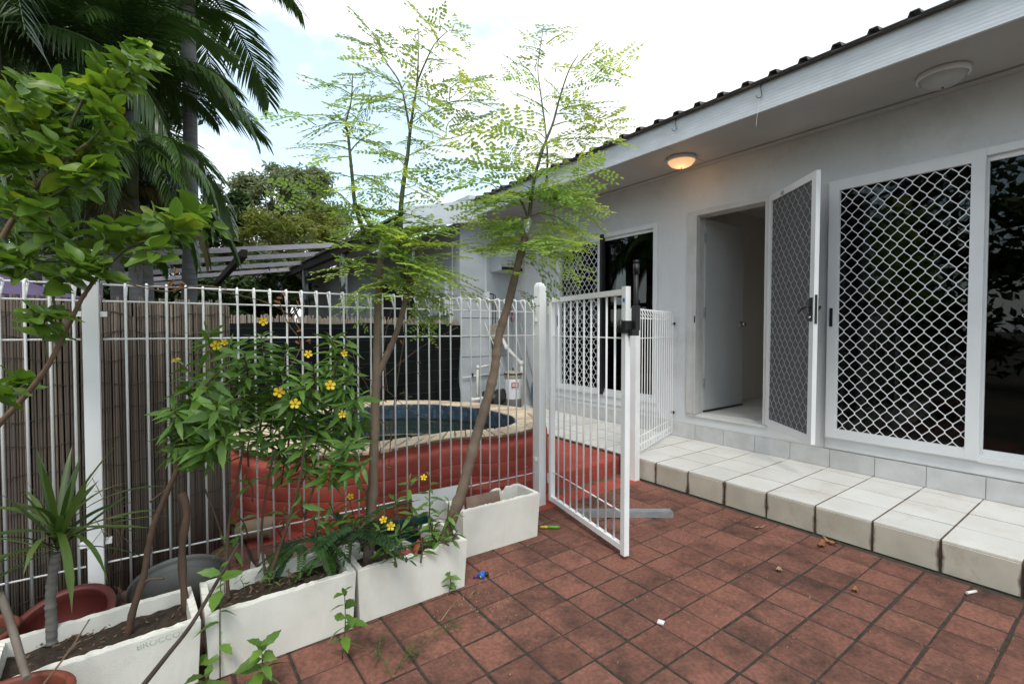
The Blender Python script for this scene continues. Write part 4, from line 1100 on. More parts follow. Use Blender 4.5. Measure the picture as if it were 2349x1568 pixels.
# galvanised angle strip lying by the gate
Mb=basis((2.37,2.45,.002),(2.915-2.37,2.045-2.45,0)); Lb=.67
gs=MB().box((0,-.035,.0),(Lb,-.032,.042),Mb).box((0,-.032,.039),(Lb,.03,.042),Mb)
for k in range(14): pass
o=gs.build('metal_channel','galvanised'); tag(o,'galvanised steel angle strip lying on the pavers behind the open gate','metal strip')
MB().box((Lb-.012,-.036,-.0),(Lb+.004,-.031,.043),Mb).build('end_tab','galvanised',o)

# ================================================================== POOL PLANT BY THE WALL
ft=thing('pool_filter',(4.13,5.62,.18),'pale cylindrical pool filter tank with beige lid standing by the wall','pool filter')
Tf=T((4.13,5.62,.172))
MB().lathe([(0,0),(.115,0),(.125,.02),(.125,.14),(.118,.15)],28,Tf).build('base','filter_grey',ft)
MB().lathe([(.118,.15),(.122,.16),(.122,.43),(.118,.44)],28,Tf).build('tank','filter_white',ft)
MB().lathe([(.118,.44),(.126,.46),(.13,.50),(.12,.53),(.07,.555),(.02,.56),(0,.56)],28,Tf).build('lid','filter_beige',ft)
MB().lathe([(.132,.50),(.138,.51),(.132,.525)],28,Tf).build('clamp_ring','dark_metal',ft)
MB().lathe([(0,.60),(.012,.598),(.015,.56)],10,Tf).build('gauge','dark_metal',ft)
Ml=Tf @ T((-.052,-.1165,.36)) @ Matrix.Rotation(-.35,4,'Z')
MB().box((-.05,-.004,-.035),(.055,0,.035),Ml).build('label_plate','label_red',ft)
for i,zz in enumerate((.012,-.012)): MB().box((-.04,-.0055,zz-.007),(.045,-.0042,zz+.007),Ml).build('label_band','label_white',ft)
def pipe(pts, r, m_, lab, name='pvc_pipe', cat='pipe', grp='white plumbing pipes', n=14, k=10):
    o=MB().tube(spline(pts,n) if k else pts,r,k or 10).build(name,m_); tag(o,lab,cat,grp); return o
def corner_pipe(pts, r, lab):
    o=MB().tube(pts,r,12).build('pvc_pipe','pvc'); tag(o,lab,'pipe','white plumbing pipes')
    for q in pts[1:-1]: MB().lathe([(0,-r*1.5),(r*1.1,-r*1.3),(r*1.4,0),(r*1.1,r*1.3),(0,r*1.5)],12,T(q)).build('elbow','pvc',o)
    return o
corner_pipe([(3.70,5.9,.17),(3.70,5.9,.78),(3.94,5.92,.80)],.021,'white pipe rising and turning right at the pump wall')
corner_pipe([(3.50,5.75,.17),(3.50,5.75,.34),(3.68,5.68,.36)],.024,'low white elbow pipe entering the pump')
corner_pipe([(4.36,5.72,.17),(4.36,5.72,.82),(4.24,5.94,1.06),(4.20,6.0,1.20)],.028,'white drain pipe climbing in a dogleg to the grey box')
corner_pipe([(4.24,5.62,.66),(4.36,5.71,.66)],.022,'stub of white pipe between filter tank and drain pipe')
o=MB().tube([(3.54,6.07,.62),(4.1,6.07,.66)],.010,8).build('wall_conduit','pvc'); tag(o,'thin white conduit running across the pump wall','conduit')
MB().box((3.70,6.05,.625),(3.72,6.095,.68)).build('saddle_clip','dark_metal',o)
pm=thing('pool_pump',(3.82,5.72,.18),'black pool pump half hidden between pipes and filter tank','pool pump')
MB().lathe([(0,0),(.095,0),(.11,.03),(.11,.20),(.085,.22),(.085,.27),(0,.275)],22,T((3.78,5.70,.30)) @ Matrix.Rotation(1.25,4,'Y')).build('motor','black_plastic',pm)
MB().box((3.70,5.62,.172),(3.98,5.80,.26)).build('foot','black_plastic',pm)
MB().lathe([(0,0),(.075,0),(.08,.16),(.06,.18),(0,.185)],20,T((3.74,5.70,.27))).build('strainer','black_plastic',pm)
cb=thing('control_box',(4.12,6.05,1.22),'beige control box with a white label fixed to the pump wall','control box')
MB().chamfer((4.02,5.97,1.18),(4.27,6.098,1.40),.004).build('case','filter_beige',cb)
MB().box((4.13,5.966,1.26),(4.20,5.9695,1.30)).build('label_plate','label_white',cb)
MB().box((4.10,5.965,1.33),(4.22,5.9693,1.345)).build('label_strip','filter_white',cb)
so=thing('power_socket',(3.98,6.09,1.85),'white power socket with black cables on the pump wall','socket')
MB().chamfer((3.93,6.05,1.80),(4.01,6.098,1.90),.003).build('plate','wall_paint',so)
MB().box((3.955,6.08,1.90),(3.972,6.097,2.55)).build('conduit','wall_paint',so)
MB().tube(spline([(4.0,6.04,1.87),(4.05,6.02,1.86),(4.07,6.05,1.75),(4.075,6.07,1.2),(4.08,6.07,.75)],20),.007,6).build('cable','black_plastic',so)
MB().tube(spline([(4.0,6.03,1.86),(4.08,6.01,1.85),(4.11,6.05,1.72),(4.12,6.06,1.42)],16),.006,6).build('cable','black_plastic',so)
ac=thing('air_conditioner',(4.25,6.0,2.4),'small grey wall unit high on the pump wall behind the leaves','wall unit')
MB().chamfer((4.04,5.80,2.20),(4.46,6.098,2.50),.006).build('case','pump_wall_paint',ac)
MB().box((4.06,5.795,2.21),(4.44,5.799,2.26)).build('grille','black_plastic',ac)
# scoop net, brush poles and hose leaning in the corner
nt=thing('scoop_net',(4.40,5.45,.18),'blue pool scoop net on a pole leaning in the wall corner','pool net')
MB().tube([(4.41,5.50,.62),(4.40,5.98,1.9)],.012,8).build('pole','galvanised',nt)
fr_=[(4.41+.10*math.cos(a)*.9,5.42+.02*math.sin(a)-.0,.40+.20*math.sin(a)) for a in [2*math.pi*k/18 for k in range(19)]]
MB().tube(fr_,.010,8,cap=False).build('hoop','net_blue',nt)
vs=[(4.41,5.50,.30)]+[fr_[k] for k in range(18)]; MB().add(vs,[(0,1+k,1+(k+1)%18) for k in range(18)]).build('net','net_mesh',nt)
tag(MB().tube([(4.02,5.7,.75),(3.92,6.06,1.44)],.006,8).build('brush_pole','pvc'),'thin white pole leaning diagonally on the pump wall','pole')
ph=MB().tube([(4.44,5.55,.20),(4.36,6.03,1.75)],.013,8).build('vacuum_pole','galvanised'); tag(ph,'grey metal pole leaning in the corner behind the gate post','pole')
tag(MB().tube(spline([(4.22,5.98,1.55),(4.24,5.97,1.62),(4.31,5.97,1.64),(4.37,5.97,1.58),(4.37,5.97,1.45)],16),.016,10).build('red_hose','hose_red'),'red hose end looped over the pole tops','hose')

# ================================================================== NEXT DOOR
# purple market umbrella canopies seen over the reeds
def canopy(c, r, h, lab):
    t=thing('parasol',(c[0],c[1],0),lab,'parasol','purple parasols next door')
    K=8; vs=[(c[0],c[1],c[2]+h)]; 
    for k in range(K):
        a=2*math.pi*k/K+.3; vs.append((c[0]+r*math.cos(a),c[1]+r*math.sin(a),c[2])); 
    for k in range(K):
        a=2*math.pi*k/K+.3; vs.append((c[0]+r*math.cos(a),c[1]+r*math.sin(a),c[2]-.12))
    fs=[(0,1+k,1+(k+1)%K) for k in range(K)]+[(1+k,1+K+k,1+K+(k+1)%K,1+(k+1)%K) for k in range(K)]
    MB().add(vs,fs).build('canopy','purple_fabric',t)
    MB().tube([(c[0],c[1],0),(c[0],c[1],c[2]+h+.05)],.02,8).build('pole','dark_timber',t)
canopy((-1.55,5.6,1.58),1.15,.36,'faded purple parasol canopy showing just above the reed screen')
pg=thing('pergola',(1.0,11.5,0),'weathered grey timber pergola beyond the black screen','pergola')
for i,(yy,zz) in enumerate(((9.19,2.90),(10.15,2.86),(11.35,2.82),(12.6,2.80),(13.85,2.78))):
    MB().bar((2.60,yy,zz),(-2.4,yy,zz-5.0*.150),.035,.085).build('slat','weathered_timber',pg)
for xx in (1.08,-.75,-2.3):
    MB().bar((xx,8.75,2.78-(2.6-xx)*.150),(xx,14.3,2.66-(2.6-xx)*.150),.09,.12).build('rafter','dark_timber',pg)
for xx in (-2.3,-.75):
    for yy in (9.2,13.8): MB().box((xx-.05,yy-.05,0),(xx+.05,yy+.05,2.0)).build('post','weathered_timber',pg)
# ================================================================== PLANTS
random.seed(31)
LEAFN={}; OVER={}
def put_leaf(t, mesh, M, cap=285):
    """a leaf of thing t: its own object up to the limit, the rest joined"""
    k=LEAFN.get(t.name,0); LEAFN[t.name]=k+1
    if k<cap: place('leaf',mesh,t,M); return
    v,f,mm=MESHDATA[mesh.name]; mb=OVER.setdefault((t.name,mm),MB()); mb.add([M @ Vector(p) for p in v],f,True)
def leaflet(mb, p, d, nrm, l, w, fold=.12):
    """one small ovate leaf from p along d"""
    d=Vector(d).normalized(); s=Vector(nrm).cross(d)
    if s.length<1e-4: s=d.orthogonal()
    s.normalize(); u=d.cross(s)
    P=Vector(p)
    vs=[P, P+d*l*.30+s*w*.46+u*fold*w, P+d*l*.72+s*w*.42+u*fold*w, P+d*l, P+d*l*.72-s*w*.42+u*fold*w, P+d*l*.30-s*w*.46+u*fold*w]
    mb.add(vs,[(0,5,4,3),(0,3,2,1)],False)
def feather(L, seed):
    """a twice divided feathery leaf of length L lying along +X"""
    rr=random.Random(seed); mb=MB()
    N=12; R=[Vector((L*i/N, .015*math.sin(i*.5+seed), .07*L*math.sin(math.pi*i/N)-.17*L*(i/N)**2)) for i in range(N+1)]
    mb.tube(R,[lerp(.0028,.0008,i/N) for i in range(N+1)],4,cap=False)
    k=0; t=.16
    while t<.97:
        q=t*N; i=int(min(q,N-1)); p=R[i].lerp(R[i+1],q-i)
        for sg in (-1,1):
            pl=L*(.12+.36*math.sin(math.pi*min(1,(1-t)*.85+.10)))*rr.uniform(.8,1.1)
            pl=max(.04,min(pl,.20))
            ang=math.radians(58-18*t+rr.uniform(-9,9)); d=Vector((math.cos(ang),sg*math.sin(ang),rr.uniform(-.18,.12))).normalized()
            e=p+d*pl+Vector((.1*pl,0,-.12*pl)); M_=3
            mb.tube([p,p.lerp(e,.5)+Vector((0,0,.04*pl)),e],[.0011,.0009,.0006],3,cap=False)
            s_=.022
            while s_<pl:
                c=p.lerp(e,s_/pl)+Vector((0,0,.04*pl*math.sin(math.pi*s_/pl)))
                for g in (-1,1):
                    a2=ang*sg+g*math.radians(68+rr.uniform(-10,10))
                    dd=Vector((math.cos(a2),math.sin(a2),rr.uniform(-.35,.1)))
                    leaflet(mb,c,dd,(rr.uniform(-.25,.25),rr.uniform(-.25,.25),1),rr.uniform(.021,.028)*(1.0-.25*s_/pl),rr.uniform(.0125,.017))
                s_+=.0195
            leaflet(mb,e,d,(0,0,1),.022,.014)
        t+=.052/L*rr.uniform(.85,1.15)
    leaflet(mb,R[-1],(1,0,-.2),(0,0,1),.024,.015)
    return mb.mesh('leaf','feathery_leaf')
FE={L:[feather(L,i*7+int(L*100)) for i in range(3)] for L in (.14,.24,.36,.50)}
def Zq(px,py): return (617.3+.3618*px,.3618*py)       # enlarged crop back to photo pixels
def Zr(px,py): return (750.8+.266*px,500.5+.266*py)
def put_feather(t, a, b, d0, spread=.22):
    A=at(a[0],a[1],d0+U(-.05,.05)); B=at(b[0],b[1],d0+U(-spread,spread))
    L=(B-A).length
    k=min(FE,key=lambda q:abs(q-L)); s_=max(.8,min(1.25,L/k))
    place('leaf',random.choice(FE[k]),t,basis(A,B-A,(U(-.3,.3),U(-.3,.3),1),s_,U(-.35,.35)))
def dz(x,y,z): return (on_z(x,y,z)-EYEP).dot(_F)
def stem(t, pts, d, r0, r1, m_='bark', name='trunk', dj=0):
    P=[at(x,y,d+(dj*i)) for i,(x,y) in enumerate(pts)]
    S_=spline(P,max(8,len(pts)*9)); n_=len(S_)
    rad=[lerp(r0,r1,i/(n_-1))*(1+.05*math.sin(i*1.9)+U(-.03,.03)+(.16 if (i*7+n_)%9==0 else 0)) for i in range(n_)]
    return MB().tube(S_,rad,10).build(name,m_,t)
def scatter(t, path, d, n_, lo, hi, Lpx):
    """extra leaves spraying from points along a pixel path"""
    for k in range(n_):
        u=U(lo,hi)*(len(path)-1); i=min(int(u),len(path)-2); f=u-i
        x=lerp(path[i][0],path[i+1][0],f); y=lerp(path[i][1],path[i+1][1],f)
        a=U(0,2*math.pi); Lp=U(*Lpx)
        put_feather(t,(x,y),(x+Lp*math.cos(a),y-abs(Lp*.35*math.sin(a))+U(-.12,.30)*Lp),d,.32)
# ---- slender forked tree in the third box
dA=2.32
ta=thing('feathery_tree',at(845,1290,dA),'forked slender tree with feathery lime leaves growing from the third foam box','tree')
stem(ta,[(838,1335),(848,1240),(856,1100),(860,950),(864,850),(866,760),(868,680),(873,600),(872,548)],dA,.026,.0135)
stem(ta,[(862,870),(880,830),(905,775),(925,710),(938,640),(945,600)],dA,.016,.0115,name='trunk')
stem(ta,[Zq(600,1480),Zq(545,1290),Zq(530,1150),Zq(515,1000),Zq(500,850),Zq(487,780),Zq(520,640),Zq(530,470)],dA,.011,.002,'green_stem','branch')
stem(ta,[(925,640),Zq(838,1560),Zq(835,1330),Zq(860,1100),Zq(880,970),Zq(892,850),Zq(915,680),Zq(935,550),Zq(945,380),Zq(945,200)],dA,.014,.002,'green_stem','branch')
stem(ta,[Zq(895,850),Zq(870,700),Zq(830,530),Zq(740,390),Zq(660,250)],dA-.03,.006,.0015,'green_stem','branch')
stem(ta,[Zq(940,520),Zq(985,410),Zq(1050,280),Zq(1130,200)],dA+.03,.005,.0015,'green_stem','branch')
stem(ta,[(872,560),(850,520),(822,470)],dA,.012,.008,'green_stem','branch')
for x,y,l_ in ((873,572,.09),(944,592,.07)):
    P=[at(x,y+22,dA-.006),at(x+1,y,dA-.006),at(x+2,y-20,dA-.006)]; MB().tube(P,[.014,.017,.008],9).build('foil_wrap','foil',ta)
FA=[((885,990),(1170,880)),((1100,880),(1450,822)),((910,775),(1130,660)),((1080,670),(1425,625)),((860,1060),(620,845)),((650,860),(430,745)),((490,770),(290,712)),((490,800),(300,790)),((310,790),(0,712)),
 ((880,730),(640,580)),((850,640),(700,610)),((850,600),(610,390)),((830,540),(690,470)),((760,430),(520,315)),((740,390),(560,220)),((690,310),(645,170)),((840,560),(980,500)),((820,420),(830,245)),
 ((940,300),(1060,325)),((1000,380),(1110,385)),((1040,300),(1195,308)),((950,300),(890,220)),((945,240),(940,170)),((1060,270),(985,85)),((1120,210),(1080,100)),((1140,200),(1205,155)),((1140,190),(1210,230)),
 ((960,520),(1050,410)),((940,560),(1010,575)),((930,520),(880,340)),((905,700),(760,690)),((900,740),(1030,735)),((905,640),(1005,580)),((890,860),(1000,960)),((885,900),(930,890)),
 ((1000,660),(1090,550)),((1140,640),(1260,450)),((1220,630),(1325,485)),((1270,630),(1355,570)),((1030,880),(990,800)),((1130,870),(1175,660)),((1230,860),(1310,705)),((1250,860),(1360,800)),
 ((870,1060),(1140,1095)),((865,1090),(1050,1120)),((850,1240),(1060,1235)),((850,1200),(990,1130)),((870,1000),(740,960)),((860,1040),(640,930)),((830,1010),(700,1000)),
 ((530,1130),(320,1085)),((540,1110),(760,1190)),((535,1150),(620,1180)),((510,950),(240,920)),((510,1000),(290,1000)),((505,900),(400,890)),((520,960),(680,800)),((510,860),(620,640)),
 ((540,1330),(340,1160)),((400,1220),(60,1250)),((560,1350),(380,1310)),((520,640),(400,640)),((525,600),(260,510)),((528,560),(380,510)),((530,520),(525,445)),((525,600),(625,520)),((520,660),(640,580)),((500,740),(440,650)),((505,780),(590,790)),
 ((540,1200),(480,1180)),((545,1260),(640,1250)),((560,1360),(700,1300)),((840,1300),(960,1290)),((835,1350),(720,1330)),((850,1150),(760,1130)),((860,1120),(930,1060)),((690,1180),(680,1090)),((750,1300),(760,1180))]
for a,b in FA: put_feather(ta,Zq(*a),Zq(*b),dA)
FA2=[((700,330),(1280,600)),((760,360),(1170,290)),((760,250),(1390,210)),((700,200),(1000,150)),((730,500),(960,880)),((850,780),(820,985)),((450,300),(60,190)),((430,400),(0,450)),((440,460),(130,330)),((440,650),(210,740)),((330,760),(310,850)),((380,650),(120,710)),
 ((640,300),(420,130)),((640,330),(900,330)),((650,250),(850,60)),((600,420),(880,560)),((740,420),(1040,480)),((720,470),(560,480)),((480,420),(650,520)),((700,540),(1060,650)),((690,640),(900,700)),((440,250),(270,110)),((440,200),(640,190)),((470,120),(230,60)),((600,120),(880,40)),((640,60),(1010,30)),((800,640),(960,740)),((430,330),(230,360)),((460,500),(310,500)),((700,720),(780,830))]
for a,b in FA2: put_feather(ta,Zr(*a),Zr(*b),dA)
scatter(ta,[Zr(450,60),Zr(470,300),Zr(440,620)],dA,16,0,1,(50,110))
scatter(ta,[Zr(640,60),Zr(720,300),Zr(720,560)],dA,18,0,1,(50,115))
scatter(ta,[Zr(720,420),Zr(740,700)],dA,6,0,1,(45,95))
scatter(ta,[Zq(560,1330),Zq(835,1360)],dA,12,0,1,(40,90))
# ---- leaning tree in the third box
dB=2.44
tb=thing('feathery_tree',at(1015,1255,dB),'leaning slender tree with feathery lime leaves, its trunk crossing in front of the gate post','tree')
stem(tb,[(1003,1290),(1018,1240),(1058,1130),(1090,1010),(1118,915),(1134,850),(1145,770),(1165,700),(1190,600),(1205,540),(1213,500)],dB,.031,.0165)
P=[at(1205,545,dB-.006),at(1210,518,dB-.006),at(1215,498,dB-.004)]; MB().tube(P,[.018,.021,.011],10).build('foil_wrap','foil',tb)
stem(tb,[(1213,505),Zq(1665,1240),Zq(1690,1100),Zq(1745,920),Zq(1800,780),Zq(1840,630),Zq(1900,450),Zq(1960,350)],dB,.011,.002,'green_stem','branch')
stem(tb,[Zq(1720,1260),Zq(1755,1160),Zq(1765,1000),Zq(1750,800),Zq(1720,580),Zq(1705,420),Zq(1740,170)],dB+.04,.007,.0015,'green_stem','branch')
stem(tb,[(1213,505),Zq(1580,1250),Zq(1440,1180)],dB,.007,.003,'green_stem','branch')
FB=[((1760,900),(1490,740)),((1750,930),(1520,800)),((1780,880),(2030,840)),((1950,830),(2215,775)),((1790,890),(2050,890)),((2000,885),(2290,888)),((1820,720),(2000,745)),((1850,700),(2090,655)),((1860,690),(2010,610)),((1900,470),(2130,420)),((2050,420),(2300,335)),((2060,410),(2135,295)),((1980,420),(2035,310)),((2080,450),(2240,430)),((2040,510),(2200,495)),
 ((1730,590),(1520,440)),((1700,520),(1550,355)),((1710,450),(1640,330)),((1740,330),(1655,310)),((1745,260),(1665,240)),((1770,270),(1915,205)),((1750,220),(1835,165)),((1740,200),(1735,145)),((1800,460),(1900,400)),((1840,600),(1780,520)),((1850,560),(1990,570)),((1750,700),(1640,620)),((1740,740),(1620,690)),((1800,800),(1960,760)),((1720,640),(1820,600)),((2150,860),(2150,690)),((2000,840),(1960,640)),
 ((1690,1150),(1400,970)),((1480,1010),(1270,930)),((1680,1150),(1430,1060)),((1450,1060),(1150,1065)),((1440,1200),(1190,1140)),((1300,1190),(1190,1110)),((1580,1080),(1540,910)),((1480,1180),(1360,1120)),
 ((1650,1300),(1420,1240)),((1450,1270),(1240,1375)),((1680,1260),(1900,1130)),((1880,1130),(2155,1050)),((1900,1140),(2060,960)),((1700,1250),(2100,1265)),((1720,1270),(2040,1200)),((1700,1280),(1990,1360)),((1950,1340),(2130,1435)),((1700,1350),(2000,1450)),((1700,1400),(1990,1520)),((1640,1380),(1400,1400)),((1640,1420),(1400,1500)),((1620,1300),(1250,1300)),((1690,1220),(1560,1130)),((1720,1200),(1850,1060)),((1660,1240),(1520,1280)),((1760,1180),(1900,1250))]
for a,b in FB: put_feather(tb,Zq(*a),Zq(*b),dB)
FB2=[((1700,200),(2180,180)),((1720,260),(2090,290)),((1720,300),(2190,430)),((1700,310),(1900,500)),((1860,430),(1965,660)),((1690,150),(1430,250)),((1680,360),(1590,420)),((1690,130),(1200,0)),((1700,100),(1440,130)),((1700,160),(1500,60)),((1720,120),(1960,60)),((1740,200),(2000,330)),((1700,250),(1550,170)),((1740,60),(2100,60)),((1700,60),(1330,90)),((1640,620),(1710,670)),((1560,480),(1600,470)),((2050,100),(2190,190)),((1900,400),(2040,540))]
for a,b in FB2: put_feather(tb,Zr(*a),Zr(*b),dB)
scatter(tb,[Zq(1560,1250),Zq(1680,1230),Zq(1800,1200)],dB,14,0,1,(50,110))
scatter(tb,[Zr(1700,40),Zr(1710,200),Zr(1690,300)],dB,14,0,1,(50,115))
scatter(tb,[Zq(1745,920),Zq(1690,1100)],dB,8,0,1,(40,80))

# ---- serrated leaf of the yellow flowered shrub
def serrated(L, W, seed):
    rr=random.Random(seed); mb=MB(); N=7; vs=[]
    for i in range(N+1):
        t=i/N; w=W*math.sin(math.pi*min(.985,t**.85))*(.5)*(1+(.18 if i%2 else -.05)); z=-.20*L*t*t+.02*L*math.sin(t*5)
        vs += [(t*L,w,z+.25*w),(t*L,0,z),(t*L,-w,z+.25*w)]
    fs=[]
    for i in range(N):
        a=i*3; fs += [(a,a+1,a+4,a+3),(a+1,a+2,a+5,a+4)]
    return mb.add(vs,fs,True).mesh('leaf','shrub_leaf')
SL=[serrated(1,.20,1),serrated(1,.23,2),serrated(1,.26,3),serrated(1,.18,4)]
SLB=[serrated(1,.42,6),serrated(1,.48,7),serrated(1,.38,8)]
def flower_mesh():
    pet=MB()
    for k in range(5):
        a=2*math.pi*k/5; d=Vector((math.cos(a),math.sin(a),0)); s_=Vector((-d.y,d.x,0))
        r=.0205
        vs=[Vector((0,0,0)), d*r*.45+s_*r*.26+Vector((0,0,.004)), d*r*.85+s_*r*.36+Vector((0,0,.007)), d*r*1.05+Vector((0,0,.006)), d*r*.85-s_*r*.36+Vector((0,0,.007)), d*r*.45-s_*r*.26+Vector((0,0,.004))]
        pet.add(vs,[(0,1,2,3),(0,3,4,5)],True)
    return pet.mesh('flower','petal_yellow'), MB().lathe([(0,.008),(.004,.007),(.005,.002),(.004,0)],8).mesh('flower_centre','petal_centre')
FLM,FLC=flower_mesh()
def add_flower(t, p, s_=1.0, face=None):
    f=(EYEP-p).normalized() if face is None else Vector(face)
    f=(f+Vector((U(-.25,.25),U(-.25,.25),U(0,.5)))).normalized()
    M=basis(p,f.orthogonal(),f,s_,0)
    x=f.orthogonal().normalized(); y=f.cross(x); R=Matrix.Identity(4)
    for r_ in range(3): R[r_][0]=x[r_]; R[r_][1]=y[r_]; R[r_][2]=f[r_]
    M=T(p) @ R @ Matrix.Rotation(U(0,6),4,'Z') @ Matrix.Scale(s_,4)
    o=place('flower',FLM,t,M); place('flower_centre',FLC,o,M)
def shoot(t, base, tip, n_leaf, L=.085, r=.0045, m_='shrub_stem', lo=.25, dropp=.0, name='stem', leaf=None, tight=1.0):
    """a leafy stem: spiral of drooping leaves, dense near the tip"""
    base,tip=Vector(base),Vector(tip); mid=base.lerp(tip,.5)+Vector((U(-.02,.02),U(-.02,.02),U(-.01,.02)))
    S_=spline([base,mid,tip],9); MB().tube(S_,[lerp(r,r*.5,i/8) for i in range(9)],6).build(name,m_,t)
    ax=(tip-base).normalized(); a=U(0,6)
    for k in range(n_leaf):
        u=lo+(1-lo)*(k/(max(1,n_leaf-1)))**tight; i=min(int(u*8),7); p=S_[i].lerp(S_[i+1],u*8-i)
        a+=2.4+U(-.3,.3)
        side=Vector((math.cos(a),math.sin(a),0)); side=(side-ax*side.dot(ax)).normalized()
        up=lerp(.05,.95,max(0,(u-.72)/.28)**1.5)
        d=(side+ax*up+Vector((0,0,U(-.22,.08)))).normalized()
        l_=L*U(.75,1.2)*(1.0 if u<.85 else lerp(1,.45,(u-.85)/.15))
        put_leaf(t,random.choice(leaf or SL),basis(p,d,ax+Vector((0,0,.4)),l_,U(-.9,.9)))
# ---- left shrub, from the first box
d1=dz(295,1452,.205)+.05
s1=thing('flowering_shrub',at(297,1450,2.02),'leafy green shrub on a bent bare stem from the first foam box','shrub')
stem(s1,[(292,1462),(305,1400),(330,1320),(345,1230),(370,1160),(405,1080),(425,1045)],dz(295,1452,.205),.013,.008,'shrub_stem','stem')
stem(s1,[(345,1150),(372,1130),(385,1118)],dz(295,1452,.205),.004,.003,'shrub_stem','stem')
stem(s1,[(322,1338),(345,1328),(375,1326)],dz(295,1452,.205),.005,.004,'shrub_stem','stem')
root=(425,1045)
for (x,y,n_,bx,by) in ((470,905,22,440,1030),(505,850,12,455,960),(440,975,16,430,1045),(520,1000,14,460,1040),(545,960,14,470,1010),(430,880,10,450,980),(405,940,10,430,1020),(500,930,16,450,1030),(470,1010,14,430,1060),(560,905,12,480,980),(480,1050,10,430,1060),(395,935,11,430,1010),(388,1000,11,428,1050),(420,835,9,445,930)):
    dd=d1+U(-.12,.12); shoot(s1,at(bx,by,d1),at(x,y,dd),int(n_*1.6),.10)
add_flower(s1,at(405,828,2.0),.9,(-.3,-.2,1))
stem(s1,[(470,905),(440,860),(412,832)],2.05,.003,.002,'green_stem','stem')
tag(MB().tube(spline([at(x,y,dz(428,1402,.205)) for x,y in ((428,1406),(420,1330),(418,1250),(428,1180),(418,1130))],24),[.014+.002*math.sin(i) for i in range(24)],9).build('cut_stump','shrub_stem'),'bare cut stem standing upright at the right of the first foam box','stump')
# ---- main shrub, from the second box
d2=2.22
s2=thing('flowering_shrub',at(612,1340,2.15),'tall bushy shrub with yellow five petalled flowers rising from the second foam box','shrub')
for pts,r0 in (([(610,1345),(640,1260),(670,1170),(690,1090),(700,1010)],.009),([(525,1375),(520,1300),(525,1200),(545,1100),(560,1010)],.008),([(612,1340),(600,1230),(610,1130),(630,1030)],.006),([(700,1180),(725,1100),(750,1020)],.005),([(528,1300),(500,1200),(470,1120)],.004)):
    stem(s2,pts,dz(pts[0][0],pts[0][1],.20) if pts[0][1]>1330 else d2-.04,r0,.004,'shrub_stem','stem')
tips=[(600,770,24,595,900),(500,800,14,540,900),(560,810,14,580,930),(640,830,18,630,960),(690,870,18,680,980),(760,775,22,755,880),(790,870,14,750,950),(720,840,14,700,950),(590,900,18,590,1010),(630,900,16,620,1000),(540,860,16,560,980),(660,930,16,660,1030),(740,930,16,710,1010),(790,960,14,740,1020),(820,1010,12,760,1040),(575,1000,14,570,1070),(690,1000,16,680,1080),(770,1060,16,730,1110),(815,930,10,780,980),(480,760,12,500,830),(530,790,14,545,880),(660,800,14,650,900),(620,850,16,615,950),(670,900,16,665,990),(710,900,14,700,1000),(560,870,14,570,960),(750,850,16,740,940),(770,910,14,745,990),(640,980,14,640,1060),(600,960,14,600,1040),(730,980,12,715,1060),(540,930,14,560,1010),(800,1020,10,760,1070),(700,1050,12,690,1110),(650,1040,12,645,1110),(830,905,12,770,985),(842,965,12,775,1020),(815,850,10,765,930),(835,1060,10,770,1090),(800,780,10,765,870)]
s2b=thing('flowering_shrub',at(525,1375,2.18),'bushy green shrub rooted at the left end of the second foam box','shrub')
for (x,y,n_,bx,by) in tips:
    shoot(s2 if x>610 else s2b,at(bx,by,d2+U(-.06,.06)),at(x,y,d2+U(-.16,.16)),int(n_*1.7),.098)
for (x,y) in ((560,1100),(545,1180),(520,1240),(690,1140),(650,1170),(720,1190)): shoot(s2,at(x+U(-25,25),y+50,d2-.05),at(x,y,d2-.08+U(-.06,.06)),6,.085,lo=.5)
for (x,y,s_) in ((640,899,1.15),(677,926,1.1),(757,884,1.1),(495,792,1.0),(707,812,.85),(604,737,.9),(785,950,.8),(790,810,.7),(515,785,.7)): add_flower(s2,at(x,y,2.06),s_)
# ---- low shrub in the trough / box three
s3=thing('flowering_shrub',at(930,1270,2.35),'low yellow flowered shrub crowding the base of the slender trunks','shrub')
for (x,y,n_,bx,by,dd) in ((940,1100,12,955,1230,2.5),(985,1090,10,985,1220,2.55),(800,1140,10,830,1250,2.3),(760,1160,10,800,1240,2.25),(870,1160,10,880,1260,2.3),(905,1140,9,920,1250,2.4),(985,1150,12,1000,1260,2.45),(840,1120,8,850,1220,2.4),(870,1215,12,885,1280,2.2),(960,1210,10,965,1290,2.3),(910,1240,10,910,1300,2.2),(1000,1200,8,1000,1260,2.45),(820,1200,9,850,1260,2.2),(740,1190,8,790,1230,2.3)):
    shoot(s3,at(bx,by,dd),at(x,y,dd+U(-.08,.08)),n_+4,.085,lo=.2)
for (x,y,s_) in ((880,1192,.85),(896,1206,.95),(972,1095,.75),(803,1139,.8)): add_flower(s3,at(x,y,2.14 if y>1180 else 2.25),s_)
s4=thing('small_seedling',at(1030,1240,2.35),'small leafy seedling drooping beside the leaning trunk, in the third foam box','seedling')
for (x,y,n_,bx,by) in ((1030,1150,8,1025,1225),(1045,1175,6,1040,1230),(1050,1215,7,1045,1250),(1005,1222,6,1030,1250)): shoot(s4,at(bx,by,2.36),at(x,y,2.33),n_,.07,lo=.3)
